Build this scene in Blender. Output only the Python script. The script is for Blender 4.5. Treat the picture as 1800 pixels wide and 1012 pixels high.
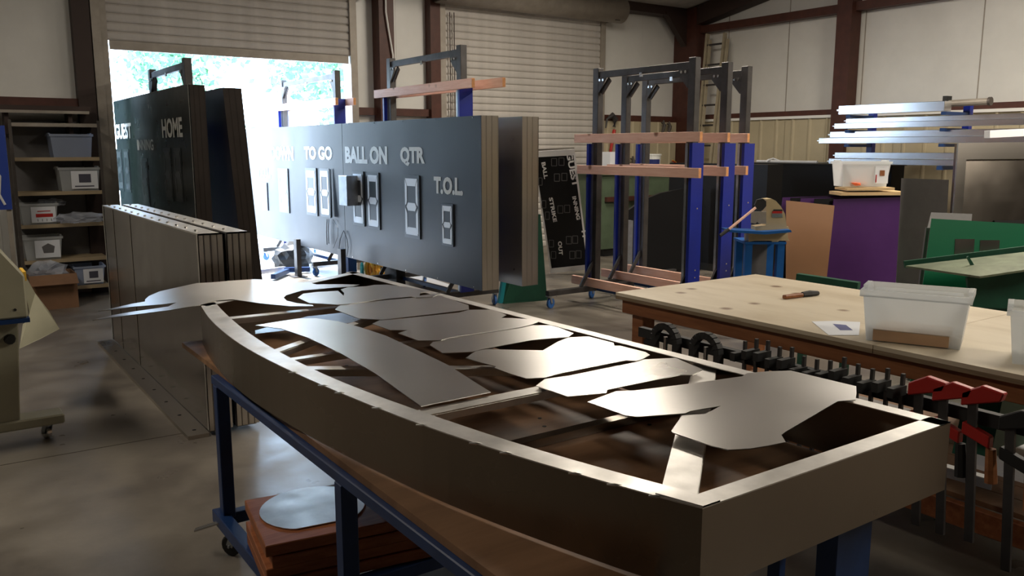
import bpy, bmesh, math, random
from mathutils import Vector as V, Matrix as M4
random.seed(7)
S = bpy.context.scene
for o in list(bpy.data.objects): bpy.data.objects.remove(o)
COL = S.collection
R = math.radians
# ------------------------------------------------------------------ camera
FPX, PITCH, YAW, EYE = 1480.0, R(9.4), R(35.0), 1.65
cam = bpy.data.cameras.new('camera'); co = bpy.data.objects.new('camera', cam); COL.objects.link(co)
cam.sensor_width = 36; cam.lens = 36*FPX/1800; cam.clip_end = 300; cam.clip_start = .05
co.location = (0, 0, EYE); co.rotation_euler = (R(90)-PITCH, 0, -YAW)
S.camera = co
# ------------------------------------------------------------------ world, sun, fill lamps, exposure
W = bpy.data.worlds.new('sky'); S.world = W; W.use_nodes = True
nt = W.node_tree; bg = nt.nodes['Background']
tc = nt.nodes.new('ShaderNodeTexCoord'); sp = nt.nodes.new('ShaderNodeSeparateXYZ'); cr = nt.nodes.new('ShaderNodeValToRGB')
nt.links.new(tc.outputs['Generated'], sp.inputs[0]); nt.links.new(sp.outputs['Z'], cr.inputs[0]); nt.links.new(cr.outputs[0], bg.inputs[0])
cr.color_ramp.elements[0].color = (.64, .81, 1, 1); cr.color_ramp.elements[1].color = (.30, .55, 1, 1)
bg.inputs[1].default_value = 9.5
sl = bpy.data.lights.new('sun', 'SUN'); sl.energy = 14; sl.angle = R(1.2); sl.color = (1, .95, .86)
so = bpy.data.objects.new('sun', sl); COL.objects.link(so); so.rotation_euler = (R(-26), R(-5), 0)
def area(name, loc, sx, sy, e, col, rot=(0, 0, 0), portal=False):
    l = bpy.data.lights.new(name, 'AREA'); l.shape = 'RECTANGLE'; l.size = sx; l.size_y = sy; l.energy = e; l.color = col
    o = bpy.data.objects.new(name, l); COL.objects.link(o); o.location = loc; o.rotation_euler = rot
    if portal: l.cycles.is_portal = True
    return o
YB, XR, XL, YF, HD = 10.8, 11.27, -7.0, -8.0, 3.72          # building shell, door head height
area('door_portal', (3.37, YB+.35, 1.4), 2.9, 2.8, 1, (1, 1, 1), (R(-90), 0, 0), True)
WARM = (1, .90, .76)
FILL_LAMPS = [(8.2, 2.4, 7.0), (6.75, 7.3, 4.0), (5.6, -1.8, 4.0), (-1.5, 5.5, 2.8), (2.6, 6.6, .8)]  # unseen overhead lamps, added as fill for the interior
for i, (x, y, e) in enumerate(FILL_LAMPS): area('fill_light', (x, y, 4.3), .5, 2.4, 26*e, WARM)
S.view_settings.view_transform = 'Standard'; S.view_settings.look = 'None'
S.view_settings.exposure = 0.62; S.view_settings.gamma = 1; S.view_settings.use_curve_mapping = False
# ------------------------------------------------------------------ ray helpers: a pixel of the photo met with a real plane
RT = V((math.cos(YAW), -math.sin(YAW), 0))
FW = V((math.sin(YAW)*math.cos(PITCH), math.cos(YAW)*math.cos(PITCH), -math.sin(PITCH)))
UP = RT.cross(FW); EYEP = V((0, 0, EYE)); FH = V((math.sin(YAW), math.cos(YAW), 0))
def ray(x, y): return FW + RT*((x-900)/FPX) - UP*((y-506)/FPX)
def Pz(x, y, z): d = ray(x, y); return EYEP + d*((z-EYE)/d.z)
def Px(x, y, X): d = ray(x, y); return EYEP + d*(X/d.x)
def Py(x, y, Y): d = ray(x, y); return EYEP + d*(Y/d.y)
def Pd(x, y, D): d = ray(x, y); return EYEP + d*(D/d.dot(FH))
def Pp(x, y, o, n): d = ray(x, y); return EYEP + d*((o-EYEP).dot(n)/d.dot(n))
# ------------------------------------------------------------------ materials
def mat(name, col, rough=.6, metal=0, spec=.5, **k):
    m = bpy.data.materials.new(name); m.use_nodes = True; n = m.node_tree.nodes; L = m.node_tree.links
    b = n['Principled BSDF']; b.inputs['Roughness'].default_value = rough; b.inputs['Metallic'].default_value = metal
    b.inputs['Specular IOR Level'].default_value = spec
    c = (*col, 1); b.inputs['Base Color'].default_value = c
    t = n.new('ShaderNodeTexCoord'); mp = n.new('ShaderNodeMapping'); L.new(t.outputs['Object'], mp.inputs[0])
    mp.inputs['Scale'].default_value = k.get('scale', (1, 1, 1))
    if 'col2' in k or 'cvar' in k:
        no = n.new('ShaderNodeTexNoise'); no.inputs['Scale'].default_value = k.get('nscale', 6); no.inputs['Detail'].default_value = k.get('detail', 5)
        no.inputs['Roughness'].default_value = .6
        L.new(mp.outputs[0], no.inputs[0]); r = n.new('ShaderNodeValToRGB'); L.new(no.outputs[0], r.inputs[0])
        r.color_ramp.elements[0].position = k.get('lo', .35); r.color_ramp.elements[1].position = k.get('hi', .65)
        v = k.get('cvar', .12); c2 = k.get('col2') or tuple(max(0, a*(1-v)) for a in col)
        r.color_ramp.elements[0].color = (*c2, 1); r.color_ramp.elements[1].color = c
        out = r.outputs[0]
        if k.get('knots'):
            vo = n.new('ShaderNodeTexVoronoi'); vo.inputs['Scale'].default_value = k['knots']; L.new(t.outputs['Object'], vo.inputs[0])
            r2 = n.new('ShaderNodeValToRGB'); r2.color_ramp.elements[0].position = .06; r2.color_ramp.elements[1].position = .13
            r2.color_ramp.elements[0].color = (.35, .25, .2, 1); r2.color_ramp.elements[1].color = (1, 1, 1, 1); L.new(vo.outputs['Distance'], r2.inputs[0])
            mx = n.new('ShaderNodeMix'); mx.data_type = 'RGBA'; mx.blend_type = 'MULTIPLY'; mx.inputs[0].default_value = 1
            L.new(out, mx.inputs[6]); L.new(r2.outputs[0], mx.inputs[7]); out = mx.outputs[2]
        L.new(out, b.inputs['Base Color'])
    if 'rvar' in k:
        no = n.new('ShaderNodeTexNoise'); no.inputs['Scale'].default_value = k.get('rscale', 5); no.inputs['Detail'].default_value = 4
        mp2 = n.new('ShaderNodeMapping'); mp2.inputs['Scale'].default_value = k.get('rmap', (1, 1, 1)); L.new(t.outputs['Object'], mp2.inputs[0]); L.new(mp2.outputs[0], no.inputs[0])
        mr = n.new('ShaderNodeMapRange'); mr.inputs[1].default_value = .3; mr.inputs[2].default_value = .7
        mr.inputs[3].default_value = rough-k['rvar']; mr.inputs[4].default_value = rough+k['rvar']; L.new(no.outputs[0], mr.inputs[0]); L.new(mr.outputs[0], b.inputs['Roughness'])
    if 'bump' in k:
        no = n.new('ShaderNodeTexNoise'); no.inputs['Scale'].default_value = k.get('bscale', 20); no.inputs['Detail'].default_value = k.get('bdet', 3)
        mp3 = n.new('ShaderNodeMapping'); mp3.inputs['Scale'].default_value = k.get('bmap', (1, 1, 1)); L.new(t.outputs['Object'], mp3.inputs[0]); L.new(mp3.outputs[0], no.inputs[0])
        bu = n.new('ShaderNodeBump'); bu.inputs['Strength'].default_value = k['bump']; bu.inputs['Distance'].default_value = k.get('bdist', .01)
        L.new(no.outputs[0], bu.inputs['Height']); L.new(bu.outputs[0], b.inputs['Normal'])
    if 'aniso' in k:
        b.inputs['Anisotropic'].default_value = k['aniso']; cx = n.new('ShaderNodeCombineXYZ')
        for q in range(3): cx.inputs[q].default_value = k.get('grain', (0, 1, 0))[q]
        L.new(cx.outputs[0], b.inputs['Tangent'])
    return m
def plastic(name, col, clear=.35, trans=.5):
    m = bpy.data.materials.new(name); m.use_nodes = True; n = m.node_tree.nodes; L = m.node_tree.links
    b = n['Principled BSDF']; b.inputs['Base Color'].default_value = (*col, 1); b.inputs['Roughness'].default_value = .25
    tl = n.new('ShaderNodeBsdfTranslucent'); tl.inputs[0].default_value = (*col, 1); tr = n.new('ShaderNodeBsdfTransparent'); tr.inputs[0].default_value = (.97, .98, 1, 1)
    a = n.new('ShaderNodeMixShader'); a.inputs[0].default_value = trans; c = n.new('ShaderNodeMixShader'); c.inputs[0].default_value = clear
    L.new(b.outputs[0], a.inputs[1]); L.new(tl.outputs[0], a.inputs[2]); L.new(a.outputs[0], c.inputs[1]); L.new(tr.outputs[0], c.inputs[2])
    L.new(c.outputs[0], n['Material Output'].inputs[0]); return m
m_alu = mat('brushed_aluminium', (.56, .52, .47), .32, 1, aniso=.7, grain=(1, .3, 0), cvar=.05, nscale=2, rvar=.05, rscale=3)
m_walu = mat('shaded_wall_aluminium', (.24, .20, .16), .30, 1, aniso=.6, grain=(.2, .3, 1), cvar=.08, nscale=2, rvar=.06, rscale=2)  # darker copy of the aluminium, shade on the sign walls put into its colour
m_alud = mat('dull_aluminium', (.36, .32, .275), .20, 1, aniso=.5, grain=(.2, .3, 1), cvar=.08, nscale=2, rvar=.06, rscale=2)
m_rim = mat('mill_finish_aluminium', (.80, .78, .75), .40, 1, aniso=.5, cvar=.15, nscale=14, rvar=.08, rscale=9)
m_sheet = mat('aluminium_sheet', (.76, .74, .72), .30, 1, aniso=.8, cvar=.06, nscale=2, rvar=.04, rscale=1.5,)
m_bar = mat('bright_aluminium', (.86, .89, .93), .22, 1, cvar=.06, nscale=8)
m_black = mat('satin_black_paint', (.008, .008, .009), .35, 0, .2, rvar=.05, rscale=3)
m_board = mat('satin_black_board', (.02, .022, .026), .33, 0, .36, rvar=.03, rscale=2)
m_green_black = mat('dark_green_black_board', (.008, .012, .012), .3, 0, .22, rvar=.04)
m_dark = mat('black_rubber', (.012, .012, .012), .6)
m_darkside = mat('dark_bronze_metal', (.03, .022, .018), .4, .4, cvar=.3)
m_white = mat('white_vinyl_lettering', (.84, .84, .81), .45)
m_lettergrey = mat('silver_lettering', (.52, .53, .50), .35)
m_seg = mat('segment_lens', (.66, .70, .74), .35, .1)
m_digit = mat('digit_module_plastic', (.05, .056, .065), .28, .2)
m_steel = mat('raw_steel_tube', (.085, .08, .08), .42, .5, cvar=.35, nscale=7, rvar=.08)
m_galv = mat('galvanised_steel', (.5, .53, .56), .35, .9, cvar=.2, nscale=12)
m_blue = mat('royal_blue_paint', (.006, .022, .30), .3, 0, .5, cvar=.15, nscale=4)
m_cart = mat('cart_blue_paint', (.012, .045, .16), .4, 0, .4, cvar=.25, nscale=8)
m_pressblue = mat('sky_blue_paint', (.012, .12, .42), .4, 0, .4, cvar=.2)
m_primer = mat('red_oxide_steel', (.085, .028, .018), .5, 0, .4, cvar=.25, nscale=9)
m_ins = mat('white_vinyl_insulation', (.74, .73, .69), .34, 0, .5, cvar=.07, nscale=2.2, bump=.35, bscale=2.4, bmap=(1, 1, .35), bdist=.03, bdet=4)
m_liner = mat('tan_liner_panel', (.50, .43, .29), .4, 0, .4, cvar=.08, nscale=4)
m_slat = mat('roll_door_slat', (.54, .505, .465), .5, 0, .3, cvar=.16, nscale=5, scale=(1, 1, .3))
m_slatd = mat('door_guide_steel', (.36, .32, .27), .5, .2, cvar=.2)
m_conc = mat('concrete_floor', (.26, .23, .19), .36, 0, .5, col2=(.12, .104, .088), nscale=1.5, detail=10, lo=.36, hi=.66, rvar=.1, rscale=3, bump=.12, bscale=14, bdist=.006)
m_drive = mat('pale_driveway', (.55, .54, .52), .8, cvar=.15)
m_ply = mat('worn_plywood_top', (.74, .645, .49), .42, 0, .35, col2=(.57, .47, .33), nscale=4, detail=9, scale=(1, .3, 1), lo=.32, hi=.58, knots=3.1)
m_plyedge = mat('plywood_edge', (.30, .21, .12), .7, cvar=.3, nscale=30, scale=(.2, .2, 4))
m_plyb = mat('brown_plywood', (.36, .20, .11), .5, 0, .3, col2=(.17, .09, .045), nscale=4, detail=7, scale=(.25, 1.5, 1), knots=2.6)
m_fir = mat('pink_fir_lumber', (.92, .60, .48), .55, 0, .3, col2=(.82, .48, .36), nscale=9, detail=6, scale=(6, .5, 6), knots=3.5)
m_firx = mat('orange_fir_lumber', (.42, .15, .06), .5, 0, .3, col2=(.28, .09, .035), nscale=7, detail=6, scale=(.6, 5, 5), knots=3.2)
m_firend = mat('lumber_end_grain', (.78, .36, .14), .7, cvar=.25, nscale=30)
m_tabwood = mat('stained_table_lumber', (.33, .13, .05), .5, 0, .3, col2=(.22, .08, .03), nscale=6, detail=6, scale=(5, .5, 5), knots=2.2)
m_tot = plastic('frosted_plastic', (.80, .82, .82), .40, .55)
m_totb = plastic('frosted_blue_plastic', (.55, .62, .76), .25, .5)
m_film = plastic('clear_film', (.8, .85, .95), .62, .35)
m_card = mat('cardboard', (.22, .115, .06), .8, cvar=.15)
m_paper = mat('white_paper', (.78, .80, .84), .6)
m_ink = mat('printed_ink', (.07, .07, .10), .6)
m_red = mat('red_paint', (.45, .02, .015), .4)
m_cream = mat('cream_enamel', (.42, .40, .29), .4, 0, .4, cvar=.08)
m_cream2 = mat('tan_machine_enamel', (.55, .43, .25), .4, 0, .4, cvar=.1)
m_pgreen = mat('bright_green_sheet', (.0, .20, .085), .4)
m_dgreen = mat('dark_green_paint', (.012, .085, .05), .45, 0, .4, cvar=.25)
m_olive = mat('olive_machine_paint', (.10, .14, .085), .5, cvar=.2)
m_purple = mat('purple_plastic_sheet', (.07, .022, .12), .3, 0, .4, cvar=.1)
m_brown = mat('brown_hardboard', (.36, .19, .10), .35, 0, .5, cvar=.12, nscale=2)
m_grey = mat('grey_sheet', (.16, .155, .155), .45, .2, cvar=.15)
m_tan = mat('tan_shelf_board', (.40, .31, .19), .6, cvar=.12)
m_shelf = mat('shelf_steel', (.10, .085, .075), .5, .3, cvar=.3)
m_darksteel = mat('dark_purlin_steel', (.035, .018, .013), .6)  # dark brown of the purlins, jambs and brackets
m_chrome = mat('zinc_plated', (.7, .7, .7), .2, 1)
m_poster = mat('blue_poster', (.015, .05, .32), .5)
m_leaf = mat('leaf', (.22, .48, .28), .5, cvar=.5, nscale=1.5); m_bark = mat('bark', (.4, .36, .3), .9, cvar=.3)
m_yellow = mat('yellow_hose', (.75, .45, .05), .5); m_teal = mat('teal_paint', (.03, .42, .48), .45)
m_wheel = mat('blue_wheel', (.03, .13, .42), .4)
m_tube = bpy.data.materials.new('lamp_diffuser'); m_tube.use_nodes = True
_b = m_tube.node_tree.nodes['Principled BSDF']; _b.inputs['Emission Color'].default_value = (1, .93, .82, 1); _b.inputs['Emission Strength'].default_value = 3
# ------------------------------------------------------------------ mesh helpers
class MB:
    def __init__(s, T=None): s.v = []; s.f = []; s.T = T; s.mi = []; s.cm = 0
    def add(s, vs, fs):
        k = len(s.v)
        for p in vs: s.v.append(s.T @ V(p) if s.T else V(p))
        for f in fs: s.f.append([k+i for i in f]); s.mi.append(s.cm)
        return s
    def hexa(s, a, b):           # bottom quad a, top quad b
        return s.add(list(a)+list(b), [(3, 2, 1, 0), (4, 5, 6, 7), (0, 1, 5, 4), (1, 2, 6, 5), (2, 3, 7, 6), (3, 0, 4, 7)])
    def box(s, x0, x1, y0, y1, z0, z1):
        return s.hexa([(x0, y0, z0), (x1, y0, z0), (x1, y1, z0), (x0, y1, z0)], [(x0, y0, z1), (x1, y0, z1), (x1, y1, z1), (x0, y1, z1)])
    def prism(s, pts, d):        # polygon swept by vector d
        n = len(pts); d = V(d); P = [V(p) for p in pts]; Q = [p+d for p in P]
        fs = [tuple(range(n-1, -1, -1)), tuple(range(n, 2*n))]+[(i, (i+1) % n, n+(i+1) % n, n+i) for i in range(n)]
        return s.add(P+Q, fs)
    def bar(s, p, q, w, h, up=(0, 0, 1)):   # rectangular bar, w sideways, h along up
        p = V(p); q = V(q); a = (q-p).normalized(); u = V(up); sd = a.cross(u).normalized()*w/2; u2 = sd.cross(a).normalized()*h/2
        return s.hexa([p-sd-u2, p+sd-u2, p+sd+u2, p-sd+u2], [q-sd-u2, q+sd-u2, q+sd+u2, q-sd+u2])
    def tube(s, pts, r, n=8, cap=True):
        P = [V(p) for p in pts]; rs = r if isinstance(r, (list, tuple)) else [r]*len(P); k = len(s.v); vs = []
        ref = V((0, 0, 1)) if abs((P[-1]-P[0]).normalized().z) < .9 else V((1, 0, 0))
        for i, p in enumerate(P):
            a = (P[min(i+1, len(P)-1)]-P[max(i-1, 0)]).normalized(); u = a.cross(ref).normalized(); w = a.cross(u)
            for j in range(n): t = 2*math.pi*j/n; vs.append(p+(u*math.cos(t)+w*math.sin(t))*rs[i])
        fs = [(i*n+j, i*n+(j+1) % n, (i+1)*n+(j+1) % n, (i+1)*n+j) for i in range(len(P)-1) for j in range(n)]
        if cap: fs += [tuple(range(n-1, -1, -1)), tuple(range((len(P)-1)*n, len(P)*n))]
        return s.add(vs, fs)
    def build(s, name, m, parent=None, bevel=0, smooth=False):
        off = V((0, 0, 0)); q = parent
        while q is not None: off += q.location; q = q.parent
        me = bpy.data.meshes.new(name); me.from_pydata([tuple(v-off) for v in s.v], [], s.f)
        for mm in (m if isinstance(m, (list, tuple)) else [m]): me.materials.append(mm)
        if any(s.mi): me.polygons.foreach_set('material_index', s.mi)
        bm = bmesh.new(); bm.from_mesh(me); bmesh.ops.recalc_face_normals(bm, faces=bm.faces)
        if bevel: bmesh.ops.bevel(bm, geom=bm.edges[:], offset=bevel, segments=1, affect='EDGES', clamp_overlap=True)
        bm.to_mesh(me); bm.free()
        if smooth: me.polygons.foreach_set('use_smooth', [True]*len(me.polygons))
        o = bpy.data.objects.new(name, me); COL.objects.link(o); o.parent = parent
        return o
def box(name, m, x0, x1, y0, y1, z0, z1, parent=None, bevel=0): return MB().box(x0, x1, y0, y1, z0, z1).build(name, m, parent, bevel)
def tag(o, label, cat, group=None):
    o['label'] = label; o['category'] = cat
    if group: o['group'] = group
    return o
def thing(name, label, cat, loc=(0, 0, 0), group=None):
    o = bpy.data.objects.new(name, None); COL.objects.link(o); o.location = loc; o.empty_display_size = .1
    return tag(o, label, cat, group)
def struct(o): o['kind'] = 'structure'; return o
def frame(o, ex, ey, ez):        # matrix from local axes to world
    ex, ey, ez = V(ex).normalized(), V(ey).normalized(), V(ez).normalized(); o = V(o)
    return M4(((ex.x, ey.x, ez.x, o.x), (ex.y, ey.y, ez.y, o.y), (ex.z, ey.z, ez.z, o.z), (0, 0, 0, 1)))
def dup(o, d, parent='same'):
    c = o.copy(); COL.objects.link(c)
    if parent == 'same': c.parent = o.parent; c.location = o.location+V(d)
    else: c.parent = parent
    for ch in o.children: dup(ch, None, c)
    return c
_txt = {}
def lettering(T, s, u0, u1, v0, v1, m, parent, th=.003, rot=0, bold=.05, name='lettering'):   # raised text filling a rectangle of local plane uv
    key = (s, bold)
    if key not in _txt:
        cu = bpy.data.curves.new('t', 'FONT'); cu.body = s; cu.offset = bold; cu.resolution_u = 3; ob = bpy.data.objects.new('t', cu); COL.objects.link(ob)
        dg = bpy.context.evaluated_depsgraph_get(); me = ob.evaluated_get(dg).to_mesh()
        vs = [v.co.copy() for v in me.vertices]; fs = [tuple(p.vertices) for p in me.polygons]
        ob.evaluated_get(dg).to_mesh_clear(); bpy.data.objects.remove(ob); bpy.data.curves.remove(cu); _txt[key] = (vs, fs)
    vs, fs = _txt[key]; xs = [v.x for v in vs]; ys = [v.y for v in vs]; x0, x1, y0, y1 = min(xs), max(xs), min(ys), max(ys)
    P = []
    for v in vs:
        a, b = (v.x-x0)/(x1-x0), (v.y-y0)/(y1-y0)
        if rot == -90: a, b = b, 1-a
        P.append((u0+(u1-u0)*a, v0+(v1-v0)*b, th))
    mb = MB(T); mb.add(P, fs); return mb.build(name, m, parent)
def to_uv(T, p): return T.inverted() @ p
def uvpix(T, x, y): n = V((T[0][2], T[1][2], T[2][2])); q = to_uv(T, Pp(x, y, T.translation, n)); return q.x, q.y
def text_px(T, s, x0, x1, y0, y1, m, parent, **k):      # text between two photo corners on the plane of T
    a = uvpix(T, x0, (y0+y1)/2); b = uvpix(T, x1, (y0+y1)/2); c = uvpix(T, (x0+x1)/2, y0); d = uvpix(T, (x0+x1)/2, y1)
    return lettering(T, s, a[0], b[0], d[1], c[1], m, parent, **k)
def caster(x, y, ztop, parent, r=.05, m=m_wheel, ang=0.6, w=.03):
    c = thing('caster', 'x', 'x', (0, 0, 0)); del c['label']; del c['category']; c.parent = parent
    base = parent.location
    c.location = V((x, y, 0))-base
    dx, dy = math.cos(ang), math.sin(ang); ctr = V((x+dx*.02, y+dy*.02, r)); ax = V((-dy, dx, 0))
    MB().tube([ctr-ax*w/2, ctr-ax*w*.35, ctr+ax*w*.35, ctr+ax*w/2], [r*.86, r, r, r*.86], 16).build('wheel', m, c, smooth=False)
    f = MB(); f.box(x-.03, x+.03, y-.03, y+.03, ztop-.008, ztop)
    for sgn in (-1, 1): f.bar(V((x, y, ztop-.008))+ax*sgn*(w/2+.005), ctr+ax*sgn*(w/2+.005), .004, .03, (dx, dy, 0))
    f.tube([ctr-ax*(w/2+.012), ctr+ax*(w/2+.012)], .006, 6); f.tube([(x, y, ztop-.008), (x, y, r*2+.004)], .014, 8)
    f.build('fork', m_galv, c)
    return c
# ================================================================== building shell
m_cut = mat('saw_cut', (.07, .055, .045), .9)
fl = struct(box('floor', m_conc, XL, XR, YF, YB, -.12, 0))
for k, (a, b) in enumerate(((tuple(Pz(0, 818, 0)+(Pz(0, 818, 0)-Pz(300, 765, 0))*2), tuple(Pz(300, 765, 0)+(Pz(300, 765, 0)-Pz(0, 818, 0))*4)),)):      # saw cuts in the slab
    j = MB().bar((a[0], a[1], .0006), (b[0], b[1], .0006), .006, .0012).build('saw_cut', m_cut, fl)
drive = struct(box('ground', m_drive, -30, 40, YB, 60, -.14, -.02))
def zroof(y): return 3.95+.18*(YB-y) if y > 2 else 3.95+.18*(YB-2)-.18*(2-y)
# ceiling sheets between purlins
ce = MB()
for y0, y1 in ((YB+.1, 2), (2, YF)):
    z0, z1 = zroof(y0), zroof(y1); ce.hexa([(XL, y0, z0), (XR, y0, z0), (XR, y1, z1), (XL, y1, z1)], [(XL, y0, z0+.1), (XR, y0, z0+.1), (XR, y1, z1+.1), (XL, y1, z1+.1)])
m_ceil = mat('grey_ceiling', (.42, .40, .37), .7, cvar=.2)  # uneven mid-grey ceiling colour
ceil = struct(ce.build('ceiling', m_ceil))
for y in (9.4, 7.9, 6.4, 4.9, 3.4, 1.0, -.5, -2, -3.5, -5, -6.5):
    z = zroof(y); box('purlin', m_darksteel, XL, XR, y-.035, y+.035, z-.2, z-.01, ceil)
# back wall: openings door 1, door 2 (closed), door 3 (open, left of frame)
D1, D2, D3 = (1.89, 4.86), (6.30, 9.22), (-4.5, -1.5)
wb = struct(MB().box(XL, D3[1], YB, YB+.12, 0, 4.0).build('wall_back', m_ins))
def wpan(x0, x1, z0, z1, y=YB): return MB().box(x0, x1, y, y+.12, z0, z1).build('insulation_panel', m_ins, wb)
for a in ((D3[1]+.002, -.4, 0, 3.96), (-.398, .7, 0, 3.96), (.702, D1[0], 0, 3.96), (D1[1], 5.6, 0, 3.96), (5.602, D2[0], 0, 3.96), (D2[1], 10.25, 0, 3.96), (10.252, XR, 0, 3.96),
          (D1[0], D1[1], HD, 3.96), (D2[0], D2[1], HD, 3.96)): wpan(*a)
# right, left and front walls
wr = struct(MB().box(XR, XR+.12, YF, -4, 0, 6).build('wall_right', m_ins))
seams = [10.9, 9.8, 8.6, 7.3, 5.65, 4.1, 2.5, .9, -.7, -2.3, -4]
for a, b in zip(seams, seams[1:]):
    MB().hexa([(XR, b+.012, 0), (XR+.12, b+.012, 0), (XR+.12, a, 0), (XR, a, 0)], [(XR, b+.012, 5.7), (XR+.12, b+.012, 5.7), (XR+.12, a, 5.7), (XR, a, 5.7)]).build('insulation_panel', m_ins, wr)
    box('seam_tape', m_slatd, XR-.002, XR+.01, b-.002, b+.014, 0, 5.6, wr)
m_back = mat('brown_wall_lining', (.05, .038, .028), .7, cvar=.3, nscale=2)
wl = struct(box('wall_left', m_back, XL-.12, XL, YF, YB, 0, 6))
wf = struct(box('wall_front', m_back, XL, XR, YF-.12, YF, 0, 6))
# steelwork
def st(name, *a, m=m_primer): return struct(box(name, m, *a))
st('trim_1', 5.24, 5.46, YB-.22, YB-.01, 0, 3.9)              # column between the doors
st('trim_2', 6.06, 6.22, YB-.16, YB-.01, 0, 3.9)              # jamb of door 2
st('trim_3', 1.55, 1.73, YB-.16, YB-.01, 0, 3.9, m=m_darksteel)   # jamb of door 1
st('trim_4', 11.0, XR-.01, 10.3, YB-.01, 0, 4.0, m=m_primer)   # corner column
st('trim_5', XR-.24, XR-.01, 7.38, 7.62, 0, 4.5)              # column on right wall
def girt(n, *a): return struct(MB().box(*a).build(n, m_primer))
girt('trim_6', 4.9, 5.24, YB-.10, YB-.01, 2.10, 2.20); girt('trim_7', 5.46, 6.06, YB-.10, YB-.01, 2.10, 2.20); girt('trim_8', 9.25, 11.0, YB-.10, YB-.01, 2.10, 2.20)
girt('trim_9', -1.45, 1.55, YB-.12, YB-.01, 2.10, 2.2)
girt('trim_10', XR-.14, XR-.01, 7.62, 10.3, 2.14, 2.22); girt('trim_11', XR-.14, XR-.01, YF, 7.38, 2.14, 2.22)
girt('trim_12', XR-.16, XR-.01, 7.62, 10.3, 3.58, 3.70); girt('trim_13', XR-.16, XR-.01, YF, 7.38, 3.58, 3.70)
struct(box('trim_14', m_darksteel, XL, XR, YB-.28, YB-.01, 3.86, 4.02))   # eave strut
rk = MB(); 
for y0, y1 in ((YB-.3, 2), (2, YF)):
    rk.hexa([(XR-.25, y0, zroof(y0)-.32), (XR-.01, y0, zroof(y0)-.32), (XR-.01, y1, zroof(y1)-.32), (XR-.25, y1, zroof(y1)-.32)],
            [(XR-.25, y0, zroof(y0)-.02), (XR-.01, y0, zroof(y0)-.02), (XR-.01, y1, zroof(y1)-.02), (XR-.25, y1, zroof(y1)-.02)])
struct(rk.build('trim_15', m_darksteel))
struct(MB().prism([(10.5, 10.5, 3.9), (11.2, 10.5, 3.9), (11.2, 10.5, 3.35), (11.02, 10.5, 3.35)], (0, .12, 0)).build('trim_16', m_darksteel))
# conduit on the column
cd = MB().tube([(5.33, YB-.25, 3.9), (5.33, YB-.25, 3.45), (5.36, YB-.25, 3.25), (5.42, YB-.25, 2.9), (5.42, YB-.25, 1.8)], .012, 6).build('conduit', m_white)
tag(cd, 'thin white cable running down the red-brown column between the two roll-up doors', 'cable')
# tan ribbed liner on right wall and back wall, one sheet per part
def rib_panel(T, w, h, parent):
    mb = MB(T); n = max(1, round(w/.3)); p = w/n; prof = []
    for i in range(n):
        a = i*p; prof += [(a, 0), (a+p*.40, 0), (a+p*.46, .018), (a+p*.54, .018), (a+p*.60, 0)]
    prof.append((w, 0)); k = len(prof); pts = [(u, 0, d) for u, d in prof]+[(u, h, d) for u, d in prof]+[(u, 0, d-.01) for u, d in prof]+[(u, h, d-.01) for u, d in prof]
    fs = [(i, i+1, k+i+1, k+i) for i in range(k-1)]+[(2*k+i, 3*k+i, 3*k+i+1, 2*k+i+1) for i in range(k-1)]+[(k+i, k+i+1, 3*k+i+1, 3*k+i) for i in range(k-1)]
    mb.add(pts, fs); return mb.build('liner_panel', m_liner, parent)
y = 10.28
while y > -3:
    rib_panel(frame((XR-.165, y, .02), (0, -1, 0), (0, 0, 1), (-1, 0, 0)), .9, 2.08, wr); y -= .905
MB().box(XR-.2, XR-.02, -3, 10.28, 2.1, 2.14).build('liner_cap', m_white, wr)
for x0, w in ((9.26, .86), (10.13, .86)): rib_panel(frame((x0, YB-.13, .02), (1, 0, 0), (0, 0, 1), (0, -1, 0)), w, 2.08, wb)
# ------------------------------------------------------------------ roll-up doors
def rolldoor(n, x0, x1, zb, zt, hood=True):
    d = bpy.data.objects.new('door_%d' % n, None); COL.objects.link(d); d.location = ((x0+x1)/2, YB-.12, 0); d['kind'] = 'structure'
    y = YB-.10; proto = None; z = zb+.1; h = .1
    pf = [(0, .0), (.008, -.012), (.022, -.020), (.05, -.022), (.078, -.020), (.090, -.010), (.1, 0)]
    while z < zt-.02:
        if proto is None:
            mb = MB(); k = len(pf); L0, L1 = x0+.005, x1-.005
            vs = [(X, y+dy, z+dz) for X in (L0, L1) for dz, dy in pf]+[(X, y+dy+.006, z+dz) for X in (L0, L1) for dz, dy in pf]
            fs = [(i, i+1, k+i+1, k+i) for i in range(k-1)]+[(2*k+i, 3*k+i, 3*k+i+1, 2*k+i+1) for i in range(k-1)]
            mb.add(vs, fs); proto = mb.build('slat', m_slat, d); z0 = z
        else:
            c = proto.copy(); COL.objects.link(c); c.parent = d; c.location = proto.location+V((0, 0, z-z0))
        z += h
    MB().box(x0+.03, x1-.03, y-.02, y+.02, zb, zb+.1).build('bottom_bar', m_slatd, d)
    for xx in (x0-.085, x1-.01): MB().box(xx, xx+.095, y-.05, y+.10, 0, zt).build('guide_rail', m_slatd, d)
    for xx in (x0-.2, x1+.08): MB().box(xx, xx+.1, y-.28, y+.08, zt-.06, zt+.25).build('bracket', m_darksteel, d)
    if hood:
        cy, cz, r = y-.17, zt+.115, .2
        MB().tube([(x0-.18, cy, cz), (x1+.30, cy, cz)], r, 28).build('hood', m_slatd, d, smooth=True)
    return d
d1 = rolldoor(1, D1[0], D1[1], 2.76, HD)
d2 = rolldoor(2, D2[0], D2[1], 0, HD)
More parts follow.
